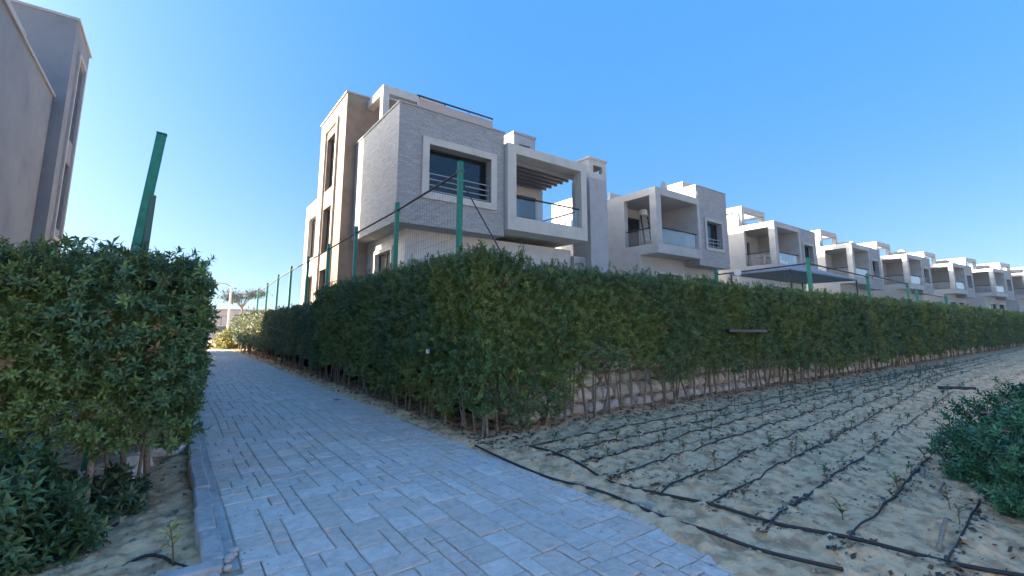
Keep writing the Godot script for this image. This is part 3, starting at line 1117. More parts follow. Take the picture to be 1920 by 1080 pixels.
func make_far_end():
	# pale buildings beyond the end of the path
	for m in [[-18.0, -86.0, 19.5, 4.6, "beige building closing the view at the end of the path"], [3.4, -72.0, 12.0, 3.4, "low sandy building seen through the far fence bays"]]:
		var h := thing("building", m[4], "building", Vector3(m[0], 0, m[1]))
		var s := st()
		box(s, Vector3(0, -0.1, 0), Vector3(m[2], m[3], -10))
		part(h, "wall", s, M.cream_render)
		s = st()
		box(s, Vector3(-0.1, m[3] + 0.003, 0.1), Vector3(m[2] + 0.1, m[3] + 0.25, -10.1))
		part(h, "parapet", s, M.pink_render)
		for k in int(m[2] / 3.2):
			window_in(h, Vector3(0.8 + k * 3.1, 1.0, 0.005), Vector3.RIGHT, Vector3.BACK, 1.7, 1.9, 0.15, -0.01, M.white_render)
	# lamp post
	var lamp := thing("street_lamp", "pale lamp post at the far end of the path beside the yellow bush", "street lamp", Vector3(2.95, 0, -36.2))
	var s := st()
	tube(s, [Vector3.ZERO, Vector3(0, 0.3, 0), Vector3(0, 4.1, 0)], [0.10, 0.07, 0.055], 8)
	part(lamp, "pole", s, M.white_plastic)
	s = st()
	tube(s, [Vector3(0, 4.0, 0), Vector3(-0.35, 4.2, 0), Vector3(-0.8, 4.22, 0)], [0.04, 0.035, 0.03], 6)
	bevel_box(s, Vector3(-1.2, 4.17, -0.1), Vector3(-0.75, 4.26, 0.1), 0.02)
	part(lamp, "lamp_head", s, M.pale_metal)
	# car, end on
	var car := thing("parked_car", "small pale parked car at the end of the path", "car", Vector3(2.35, -0.02, -40.5), 0.25)
	s = st()
	var prof := [Vector2(-2.0, 0.35), Vector2(-2.05, 0.75), Vector2(-1.3, 0.92), Vector2(1.75, 0.95), Vector2(2.05, 0.8), Vector2(2.0, 0.35)]
	extrude(s, prof, 0.82)
	part(car, "body", s, M.car_white)
	s = st()
	extrude(s, [Vector2(-1.25, 0.93), Vector2(-0.6, 1.42), Vector2(1.1, 1.45), Vector2(1.72, 0.955)], 0.70)
	part(car, "cabin", s, M.car_white)
	s = st()
	extrude(s, [Vector2(-1.0, 0.97), Vector2(-0.55, 1.36), Vector2(1.02, 1.39), Vector2(1.45, 0.99)], 0.712)
	part(car, "window", s, M.shade_tint_pane)
	for p in [Vector3(-1.25, 0.32, 0.74), Vector3(-1.25, 0.32, -0.74), Vector3(1.25, 0.32, 0.74), Vector3(1.25, 0.32, -0.74)]:
		s = st()
		tube(s, [p - Vector3(0, 0, 0.1), p + Vector3(0, 0, 0.1)], [0.32, 0.32], 14)
		part(car, "wheel", s, M.tyre)
	# tree with a sparse crown
	var tree := thing("tree", "thin tree with a sparse flat crown behind the far fence", "tree", Vector3(4.9, 0.6, -48.0))
	s = st()
	var tr := RandomNumberGenerator.new()
	tr.seed = 4
	tube(s, [Vector3.ZERO, Vector3(0.1, 1.6, 0), Vector3(-0.05, 2.6, 0.1)], [0.14, 0.10, 0.07], 7)
	var ends := []
	for k in 9:
		var a := TAU * k / 9.0 + tr.randf()
		var e := Vector3(cos(a) * tr.randf_range(0.7, 1.7), 3.0 + tr.randf_range(0.0, 0.9), sin(a) * tr.randf_range(0.6, 1.4))
		tube(s, [Vector3(-0.05, 2.3 + tr.randf() * 0.3, 0.1), e * Vector3(0.5, 0.92, 0.5), e], [0.05, 0.03, 0.012], 5)
		ends.append(e)
	part(tree, "trunk", s, M.bark)
	var xfs := []
	var cols := []
	for k in 1100:
		var e: Vector3 = ends[tr.randi() % ends.size()]
		var p := e + Vector3(tr.randfn(0, 0.38), tr.randfn(0, 0.2), tr.randfn(0, 0.38))
		xfs.append(Transform3D(facing_basis(Vector3(tr.randfn(0, 1), 0.4 + tr.randf(), tr.randfn(0, 1)), tr) * 1.6, p))
		cols.append(tint(tr, 0.04, 0.058, 0.03, 0.3))
	many(tree, "crown", sprig(2, 8, 0.06, 0.02), M.leaf_0, xfs, cols)
	bush("bush", "round green bush past the lamp post, on the kerb side of the far path end", Vector3(0.7, 0, -37.5), Vector3(1.0, 1.5, 1.0), 1100, [0.10, 0.13, 0.04], 14)
	bush("bush", "tall greyish bush behind the end of the lower hedge", Vector3(4.7, 0.6, -38.5), Vector3(1.6, 1.9, 1.2), 1300, [0.09, 0.11, 0.05], 15)
	# yellow-green sunlit bush
	bush("bush", "yellow green sunlit bush at the far end of the path hedge", Vector3(2.9, 0, -33.4), Vector3(0.85, 1.25, 1.2), 1500, [0.30, 0.30, 0.03], 12)

func extrude(s: SurfaceTool, prof: Array, half: float):
	var mid := Vector2.ZERO
	for p in prof:
		mid += p
	mid /= prof.size()
	for k in prof.size():
		var a: Vector2 = prof[k]
		var b: Vector2 = prof[(k + 1) % prof.size()]
		var out := (a + b) * 0.5 - mid
		flat_quad(s, Vector3(a.x, a.y, -half), Vector3(b.x, b.y, -half), Vector3(b.x, b.y, half), Vector3(a.x, a.y, half), Vector3(out.x, out.y, 0))
	for z in [-half, half]:
		for k in range(1, prof.size() - 1):
			tri(s, Vector3(prof[0].x, prof[0].y, z), Vector3(prof[k].x, prof[k].y, z), Vector3(prof[k + 1].x, prof[k + 1].y, z), Vector3(0, 0, signf(z)))

# ---------------------------------------------------------------- fences
func fence_post(parent: Node, at: Vector3, top: float, half := 0.045) -> MeshInstance3D:
	var s := st()
	bevel_box(s, Vector3(-half, 0, -half), Vector3(half, top - at.y, half), 0.008)
	box(s, Vector3(-half - 0.006, top - at.y, -half - 0.006), Vector3(half + 0.006, top - at.y + 0.012, half + 0.006))
	var o := part(parent, "post", s, M.green_paint)
	o.position = at
	s = st()
	box(s, Vector3(-half - 0.012, top - at.y - 0.2, -half - 0.012), Vector3(half + 0.012, top - at.y - 0.15, half + 0.012))
	part(o, "clamp", s, M.green_wire)
	return o

func wire_panel(parent: Node, a: Vector3, b: Vector3, y0: float, y1a: float, y1b: float):
	var s := st()
	var n := int((b - a).length() / (0.11 if minf(a.z, b.z) > -14.0 else 0.24))
	for k in range(1, n):
		var p := a.lerp(b, float(k) / n)
		var top := lerpf(y1a, y1b, float(k) / n)
		tube(s, [Vector3(p.x, y0, p.z), Vector3(p.x, top, p.z)], [0.0022, 0.0022], 3, false)
	var rows := 16 if minf(a.z, b.z) > -14.0 else 8
	for k in rows:
		var f := (k + 0.5) / rows
		tube(s, [Vector3(a.x, lerpf(y0, y1a, f), a.z), Vector3(b.x, lerpf(y0, y1b, f), b.z)], [0.0022, 0.0022], 3, false)
	stuff(part(parent, "wire_mesh", s, M.green_wire))

func make_fences():
	var f := thing("fence", "green post and rail mesh fence standing on the terrace along the path", "fence", Vector3.ZERO)
	var zs := [-7.05, -10.0, -13.0, -15.9, -18.8, -22.0, -25.1, -28.3, -31.6]
	var ys := [4.22, 4.10, 4.06, 3.98, 3.90, 3.86, 3.77, 3.60, 3.50]
	for k in zs.size():
		fence_post(f, Vector3(4.0, 0.9, zs[k]), ys[k] + 0.12)
	for k in zs.size() - 1:
		var s := st()
		tube(s, [Vector3(4.0, ys[k] - 0.06, zs[k]), Vector3(4.0, ys[k + 1] - 0.06, zs[k + 1])], [0.024, 0.024], 7)
		part(f, "top_rail", s, M.rail_brown)
		wire_panel(f, Vector3(4.0, 0, zs[k]), Vector3(4.0, 0, zs[k + 1]), 1.2, ys[k] - 0.07, ys[k + 1] - 0.07)
	var s2 := st()
	tube(s2, [Vector3(4.02, 4.0, -7.05), Vector3(5.35, 2.1, -7.0)], [0.012, 0.012], 6)
	part(f, "stay_wire", s2, M.rail_brown)
	# corner of the awning garden
	var g := thing("fence", "green mesh fence corner in front of the garden awning of the second row house", "fence", Vector3.ZERO)
	fence_post(g, Vector3(18.77, 0.9, -7.0), 3.86, 0.06)
	fence_post(g, Vector3(18.77, 0.9, -10.6), 3.8, 0.06)
	for e in [[Vector3(18.77, 0, -7.0), Vector3(18.77, 0, -10.6)], [Vector3(18.77, 0, -7.0), Vector3(25.0, 0, -7.0)], [Vector3(25.0, 0, -7.0), Vector3(31.0, 0, -7.0)]]:
		var s := st()
		tube(s, [e[0] + Vector3.UP * 3.66, e[1] + Vector3.UP * 3.56], [0.03, 0.03], 6)
		part(g, "top_rail", s, M.rail_brown)
		wire_panel(g, e[0], e[1], 1.2, 3.6, 3.5)
	fence_post(g, Vector3(25.0, 0.9, -7.0), 3.7, 0.05)
	fence_post(g, Vector3(31.0, 0.9, -7.0), 3.6, 0.05)
	var g2 := thing("fence", "faint green fence corner before the fourth row house", "fence", Vector3.ZERO)
	fence_post(g2, Vector3(32.6, 0.9, -7.0), 3.3, 0.06)
	fence_post(g2, Vector3(39.0, 0.9, -7.0), 3.3, 0.06)
	wire_panel(g2, Vector3(32.6, 0, -7.0), Vector3(39.0, 0, -7.0), 1.2, 3.1, 3.1)
	var s3 := st()
	tube(s3, [Vector3(32.6, 3.15, -7.0), Vector3(39.0, 3.15, -7.0)], [0.025, 0.025], 6)
	part(g2, "top_rail", s3, M.rail_brown)
	# leaning post in the hedge on the kerb side
	var p := thing("fence_post", "leaning green fence post with a brace rising behind the hedge beside the kerb", "fence post", Vector3(-0.54, 0.0, -6.05))
	var s4 := st()
	var lean := Transform3D(Basis(Vector3.BACK, -0.075), Vector3.ZERO)
	bevel_box(s4, Vector3(-0.044, 0, -0.044), Vector3(0.044, 3.42, 0.044), 0.012, lean)
	part(p, "post", s4, M.green_paint)
	s4 = st()
	tube(s4, [Vector3(0.245, 2.72, 0.03), Vector3(0.235, 2.2, 0.05), Vector3(0.215, 0.8, 0.10)], [0.03, 0.03, 0.03], 8)
	part(p, "brace", s4, M.green_wire)
	s4 = st()
	bevel_box(s4, Vector3(-0.047, 3.419, -0.047), Vector3(0.047, 3.435, 0.047), 0.006, lean)
	part(p, "cap", s4, M.green_wire)

# ---------------------------------------------------------------- plants
func tint(r: RandomNumberGenerator, a: float, b: float, c: float, spread: float) -> Color:
	var f := 1.0 + r.randf_range(-spread, spread)
	var w := r.randf_range(-spread, spread) * 0.5
	return Color(a * f * (1.0 + w), b * f, c * f * (1.0 - w))

func facing_basis(dir: Vector3, r: RandomNumberGenerator) -> Basis:
	var y := dir.normalized()
	var x := y.cross(Vector3(r.randfn(0, 1), r.randfn(0, 1), r.randfn(0, 1))).normalized()
	return Basis(x, y, x.cross(y))

func sprig(seed_: int, leaves: int, length: float, width: float) -> ArrayMesh:
	var r := RandomNumberGenerator.new()
	r.seed = seed_
	var s := st()
	for k in leaves:
		var t := float(k) / leaves
		var a := k * 2.4 + r.randf_range(-0.4, 0.4)
		var out := Vector3(cos(a), 0, sin(a))
		var lift := lerpf(0.15, 1.1, t) + r.randf_range(-0.25, 0.25)
		var dir := (out + Vector3.UP * lift).normalized()
		var f := r.randf_range(0.75, 1.15)
		blade(s, Vector3(0, t * length * 1.3, 0), dir, (Vector3.UP - out * 0.3).normalized(), length * r.randf_range(0.75, 1.2), width * r.randf_range(0.8, 1.2), r.randf_range(0.02, 0.2), Color(f, f, f * r.randf_range(0.85, 1.1)))
	s.set_color(Color(1.1, 0.9, 0.8))
	tube(s, [Vector3(0, -length * 0.6, 0), Vector3(0, length * 1.2, 0)], [0.0035, 0.002], 3, false)
	return s.commit()

# clipped hedge: blocks [min, max, faces to cover]; bottom(x, z) is the ragged lower edge of its leaves
func leafy_blocks(parent: Node, blocks: Array, bottom: Callable, hue: Array, seed_: int, density: float, leaf_len: float, shoots: float):
	var r := RandomNumberGenerator.new()
	r.seed = seed_
	var xfs := [[], []]
	var cols := [[], []]
	for bl in blocks:
		var lo: Vector3 = bl[0]
		var hi: Vector3 = bl[1]
		for face in bl[2]:
			var n: Vector3 = face[0]
			var share: float = face[1]
			var along := Vector3.RIGHT if absf(n.x) < 0.5 else Vector3.BACK
			var up := Vector3.UP if absf(n.y) < 0.5 else Vector3.BACK
			var la := absf((hi - lo).dot(along))
			var lu := absf((hi - lo).dot(up))
			var a0 := lo.dot(along)
			var u0 := lo.dot(up)
			var pos := (hi if n.x + n.y + n.z > 0 else lo).dot(n.abs())
			var cell := 0.5
			var ca := 0.0
			while ca < la:
				var wa := minf(cell, la - ca)
				var mid := along * (a0 + ca + wa * 0.5) + n.abs() * pos + up * (u0 + lu * 0.5)
				var dist := maxf((mid - eye.position).length(), 3.0)
				var thin := clampf(9.0 / dist, 0.22, 1.0)          # fewer and larger sprigs far away
				var count := int(density * share * wa * lu * thin * (1.0 if r.randf() < 0.5 else 1.02))
				for k in count:
					var p := along * (a0 + ca + r.randf() * wa) + up * (u0 + r.randf() * lu) + n.abs() * pos
					var swell := 0.075 * bumpy.get_noise_3dv(p * 1.15) + 0.05 * bumpy.get_noise_3dv(p * 3.7 + Vector3(40, 0, 0))
					var depth := pow(r.randf(), 1.5) * 0.15
					p += n * (swell - depth)
					if absf(n.y) > 0.5:
						p.y += 0.05 * r.randf()
					if p.y < bottom.call(p.x, p.z) + r.randf() * 0.12:
						continue
					var dir := n * 0.75 + Vector3.UP * 0.45 + Vector3(r.randfn(0, 0.55), r.randfn(0, 0.45), r.randfn(0, 0.55))
					if n.y > 0.5:
						dir = Vector3.UP + Vector3(r.randfn(0, 0.4), 0, r.randfn(0, 0.4))
						if r.randf() < shoots:
							p.y += r.randf_range(0.0, 0.13)
					var size := r.randf_range(0.6, 1.3) / sqrt(thin)
					var v := r.randi() % 2
					xfs[v].append(Transform3D(facing_basis(dir, r) * size, p))
					var patch := broad.get_noise_3dv(p * 1.5) * 0.9
					var c := tint(r, hue[0], hue[1], hue[2], 0.28)
					if patch > 0.05:
						c = c.lerp(Color(hue[0] * 1.9, hue[1] * 1.35, hue[2] * 0.8), clampf(patch * 1.8, 0, 0.75))
					else:
						c = c.lerp(Color(hue[0] * 0.8, hue[1] * 0.9, hue[2] * 1.25), clampf(-patch * 1.5, 0, 0.7))
					if r.randf() < 0.025:
						c = Color(0.22, 0.16, 0.07)              # a dry, browned shoot
					elif r.randf() < 0.05:
						c = Color(hue[0] * 2.2, hue[1] * 1.7, hue[2] * 1.2)   # a fresh pale one
					cols[v].append(c)
				ca += cell
	for v in 2:
		many(parent, "foliage", sprig(seed_ + v, 12, leaf_len, leaf_len * 0.32), M["leaf_%d" % v], xfs[v], cols[v])

func inner_block(s: SurfaceTool, lo: Vector3, hi: Vector3, bottom: Callable):
	var step := 0.25
	# bumpy closed shell drawn in from the leaf face
	var put := func(p: Vector3, n: Vector3) -> Vector3:
		return p + n * (0.07 * bumpy.get_noise_3dv(p * 1.6) - 0.03)
	for f in [[Vector3.RIGHT, Vector3.BACK, Vector3.UP], [Vector3.LEFT, Vector3.BACK, Vector3.UP], [Vector3.BACK, Vector3.RIGHT, Vector3.UP], [Vector3.FORWARD, Vector3.RIGHT, Vector3.UP], [Vector3.UP, Vector3.RIGHT, Vector3.BACK], [Vector3.DOWN, Vector3.RIGHT, Vector3.BACK]]:
		var n: Vector3 = f[0]
		var a: Vector3 = f[1]
		var b: Vector3 = f[2]
		var la := (hi - lo).dot(a)
		var lb := (hi - lo).dot(b)
		var na := int(maxf(1, ceil(la / step)))
		var nb := int(maxf(1, ceil(lb / step)))
		if la > 15.0:
			na = int(la)
		var base := n.abs() * (hi if n.x + n.y + n.z > 0 else lo).dot(n.abs())
		for i in na:
			for j in nb:
				var c := []
				for k in [[0, 0], [1, 0], [1, 1], [0, 1]]:
					var p: Vector3 = base + a * (lo.dot(a) + la * (i + k[0]) / na) + b * (lo.dot(b) + lb * (j + k[1]) / nb)
					p.y = maxf(p.y, bottom.call(p.x, p.z) + 0.42)
					c.append(put.call(p, n))
				flat_quad(s, c[0], c[1], c[2], c[3], n)

func trunk_meshes(seed_: int, height: float) -> Array:
	var r := RandomNumberGenerator.new()
	r.seed = seed_
	var out := []
	for k in 6:
		var s := st()
		var rad := r.randf_range(0.010, 0.021)
		var bend := Vector3(r.randfn(0, 0.03), 0, r.randfn(0, 0.03))
		tube(s, [Vector3(0, -0.12, 0), Vector3(0, 0.02, 0) + bend * 0.2, Vector3(0, height * 0.5, 0) + bend, Vector3(0, height, 0) + bend * 0.3], [rad * 1.5, rad * 1.15, rad, rad * 0.8], 7)
		if k % 2 == 0:
			tube(s, [Vector3(0, height * 0.45, 0) + bend, Vector3(r.randfn(0, 0.09), height * 0.8, r.randfn(0, 0.09)), Vector3(r.randfn(0, 0.14), height, r.randfn(0, 0.14))], [rad * 0.7, rad * 0.55, rad * 0.4], 5)
		if k % 3 == 0:
			tube(s, [Vector3(0.01, -0.1, 0.0), Vector3(0.05, height * 0.5, 0.02), Vector3(0.08, height, 0.04)], [rad * 0.8, rad * 0.6, rad * 0.5], 5)
		out.append(s.commit())
	return out

func add_trunks(parent: Node, meshes: Array, spots: Array, r: RandomNumberGenerator):
	for p in spots:
		var o := part(parent, "trunk", meshes[r.randi() % meshes.size()], M.bark)
		o.position = p
		o.rotation = Vector3(r.randfn(0, 0.10), r.randf() * TAU, r.randfn(0, 0.10))

func gap_field(x: float, z: float) -> float:                  # lower edge of the leaves of the big hedge
	var n := bumpy.get_noise_2d(x * 0.55, z * 0.55 + 3.0)
	if x > 3.6 and z > -5.6:
		var open := smoothstep(4.0, 4.8, x) * 0.24
		open += 0.42 * smoothstep(4.5, 5.0, x) * (1.0 - smoothstep(6.2, 6.6, x)) + 0.12 * smoothstep(7.2, 7.8, x) * (1.0 - smoothstep(10.5, 12.0, x)) * 2.0
		return minf(0.06 + open + 0.20 * n + 0.16 * bumpy.get_noise_2d(x * 2.6, 8.0), 0.64)
	return 0.18 + 0.22 * n + smoothstep(-6.5, -10.0, z) * 0.22 + 0.12 * bumpy.get_noise_2d(z * 2.6, 8.0)

func gap_left(x: float, z: float) -> float:
	return 0.40 + 0.20 * bumpy.get_noise_2d(x * 1.9, z * 1.4) - clampf((-0.55 - x) * 0.12, 0.0, 0.25)

func make_hedges():
	var r := RandomNumberGenerator.new()
	r.seed = 91
	var X := Vector3.RIGHT
	var Z := Vector3.BACK
	# tall hedge round the corner of path and field
	var h := thing("hedge", "tall dense green hedge turning the corner from the path to along the field", "hedge")
	leafy_blocks(h, [
		[Vector3(3.0, 0, -5.55), Vector3(54.0, 2.13, -4.75), [[Z, 1.0], [Vector3.UP, 0.8], [-Z, 0.18]]],
		[Vector3(2.98, 0, -13.0), Vector3(3.85, 2.27, -4.75), [[-X, 1.0], [Vector3.UP, 0.8], [X, 0.25], [-Z, 0.8]]],
	], gap_field, [0.104, 0.178, 0.050], 21, 520.0, 0.046, 0.35)
	var s := st()
	inner_block(s, Vector3(3.14, 0.0, -5.36), Vector3(53.8, 2.03, -4.88), gap_field)
	inner_block(s, Vector3(3.13, 0.0, -12.85), Vector3(3.70, 2.15, -5.3), gap_field)
	part(h, "branchwork", s, M.thicket)
	var tm := trunk_meshes(5, 0.75)
	var spots := []
	var x := 3.2
	while x < 50.0:
		spots.append(Vector3(x, 0.0, -5.02 + r.randfn(0, 0.07)))
		x += r.randf_range(0.17, 0.34) * (1.0 if x < 20.0 else 1.6)
	var z := -4.9
	while z > -12.8:
		spots.append(Vector3(3.22 + r.randfn(0, 0.05), 0.0, z))
		z -= r.randf_range(0.16, 0.30)
	add_trunks(h, tm, spots, r)
	# lower stretch farther along the path
	var l := thing("hedge", "lower bluish green hedge stretch farther along the paved path", "hedge")
	leafy_blocks(l, [[Vector3(2.98, 0, -33.0), Vector3(3.8, 1.84, -13.05), [[-X, 1.0], [Vector3.UP, 0.8], [Z, 0.6], [X, 0.25]]]], gap_field, [0.102, 0.166, 0.064], 33, 420.0, 0.050, 0.3)
	s = st()
	inner_block(s, Vector3(3.12, 0.0, -32.8), Vector3(3.66, 1.73, -13.2), gap_field)
	part(l, "branchwork", s, M.thicket)
	spots = []
	z = -13.2
	while z > -32.0:
		spots.append(Vector3(3.22 + r.randfn(0, 0.05), 0.0, z))
		z -= r.randf_range(0.2, 0.45)
	add_trunks(l, tm, spots, r)
	# hedge on the kerb side
	var k := thing("hedge", "big glossy leaved hedge on the kerb side, bare trunks over sandy soil", "hedge")
	leafy_blocks(k, [
		[Vector3(-6.0, 0, -5.5), Vector3(0.18, 1.76, -4.5), [[Z, 1.0], [Vector3.UP, 0.9], [X, 1.0], [-Z, 0.2]]],
		[Vector3(-0.95, 0, -32.0), Vector3(0.18, 1.86, -5.4), [[X, 0.9], [Vector3.UP, 0.8], [-X, 0.25]]],
	], gap_left, [0.080, 0.164, 0.064], 45, 560.0, 0.056, 0.6)
	s = st()
	inner_block(s, Vector3(-5.9, 0.0, -5.35), Vector3(0.02, 1.64, -4.66), gap_left)
	inner_block(s, Vector3(-0.75, 0.0, -31.8), Vector3(0.02, 1.74, -5.3), gap_left)
	part(k, "branchwork", s, M.thicket)
	var thick := trunk_meshes(8, 1.0)
	spots = []
	x = -0.62
	for p in [Vector3(-0.42, -0.08, -4.66), Vector3(-0.06, -0.08, -5.5), Vector3(-0.14, -0.08, -5.45), Vector3(-0.30, -0.08, -5.1), Vector3(-0.95, -0.08, -4.5), Vector3(-1.2, -0.08, -5.2), Vector3(-1.6, -0.08, -4.7), Vector3(-2.1, -0.08, -4.8)]:
		spots.append(p)
	z = -5.9
	while z > -31.0:
		spots.append(Vector3(-0.18 + r.randfn(0, 0.1), -0.08, z))
		z -= r.randf_range(0.35, 0.7)
	for p in spots:
		var o := part(k, "trunk", thick[r.randi() % 6], M.bark)
		o.position = p
		o.scale = Vector3(1.15, 1.0, 1.15)
		o.rotation = Vector3(r.randfn(0, 0.07), r.randf() * TAU, r.randfn(0, 0.07))
	# shoot sticking out above the hedge
	var tw := st()
	tube(tw, [Vector3(-1.55, 1.75, -5.0), Vector3(-1.36, 2.0, -4.95), Vector3(-1.16, 2.1, -4.9)], [0.018, 0.014, 0.010], 6)
	part(k, "branch", tw, M.bark)

func bush(called: String, label: String, at: Vector3, half: Vector3, count: int, hue: Array, seed_: int, leaf := 0.075) -> Node3D:
	var b := thing(called, label, "bush", at)
	var r := RandomNumberGenerator.new()
	r.seed = seed_
	var s := st()
	for k in 9:
		var a := r.randf() * TAU
		var e := Vector3(cos(a) * half.x * 0.7, half.y * r.randf_range(0.5, 0.9), sin(a) * half.z * 0.7)
		tube(s, [Vector3(cos(a) * 0.05, -0.05, sin(a) * 0.05), e * Vector3(0.5, 0.6, 0.5), e], [0.016, 0.011, 0.006], 5)
	part(b, "stem", s, M.bark)
	var xfs := [[], []]
	var cols := [[], []]
	for k in count:
		var d := Vector3(r.randfn(0, 1), r.randfn(0, 1), r.randfn(0, 1)).normalized()
		d.y = absf(d.y) * 1.0 - 0.05
		var lump := 1.0 + 0.35 * bumpy.get_noise_3dv(d * 1.7 + at)
		var p := Vector3(d.x * half.x, maxf(d.y, 0.03) * half.y, d.z * half.z) * lump * (1.0 - 0.55 * pow(r.randf(), 2.2))
		xfs[k % 2].append(Transform3D(facing_basis(d + Vector3.UP * 0.4 + Vector3(r.randfn(0, 0.5), r.randfn(0, 0.4), r.randfn(0, 0.5)), r) * r.randf_range(0.8, 1.25), p))
		cols[k % 2].append(tint(r, hue[0], hue[1], hue[2], 0.3))
	for v in 2:
		many(b, "foliage", sprig(seed_ + v, 11, leaf, leaf * 0.36), M["leaf_%d" % v], xfs[v], cols[v])
	return b

func seedling_mesh(r: RandomNumberGenerator, height: float, leaves: int, c: Color) -> ArrayMesh:
	var s := st()
	var top := Vector3(r.randfn(0, 0.02), height, r.randfn(0, 0.02))
	s.set_color(Color(0.20, 0.15, 0.09))
	tube(s, [Vector3(0, -0.04, 0), top * 0.5 + Vector3(r.randfn(0, 0.008), 0, 0), top], [0.005, 0.004, 0.002], 5)
	for k in leaves:
		var t := r.randf_range(0.35, 1.0)
		var a := k * 2.4 + r.randf()
		var dir := Vector3(cos(a), r.randf_range(0.2, 1.1), sin(a)).normalized()
		var f := r.randf_range(0.75, 1.3)
		blade(s, top * t, dir, Vector3.UP, r.randf_range(0.05, 0.10), r.randf_range(0.018, 0.03), r.randf_range(0.0, 0.25), Color(c.r * f, c.g * f, c.b * f))
	return s.commit()

# ---------------------------------------------------------------- field
func hose(label: String, pts: Array, rad := 0.007) -> MeshInstance3D:
	var s := st()
	var rs := []
	for p in pts:
		rs.append(rad)
	tube(s, pts, rs, 6)
	return solo("drip_hose", s, M.hose_black, label, "hose", Vector3.ZERO, 0.0, "black irrigation hoses on the sandy ground")

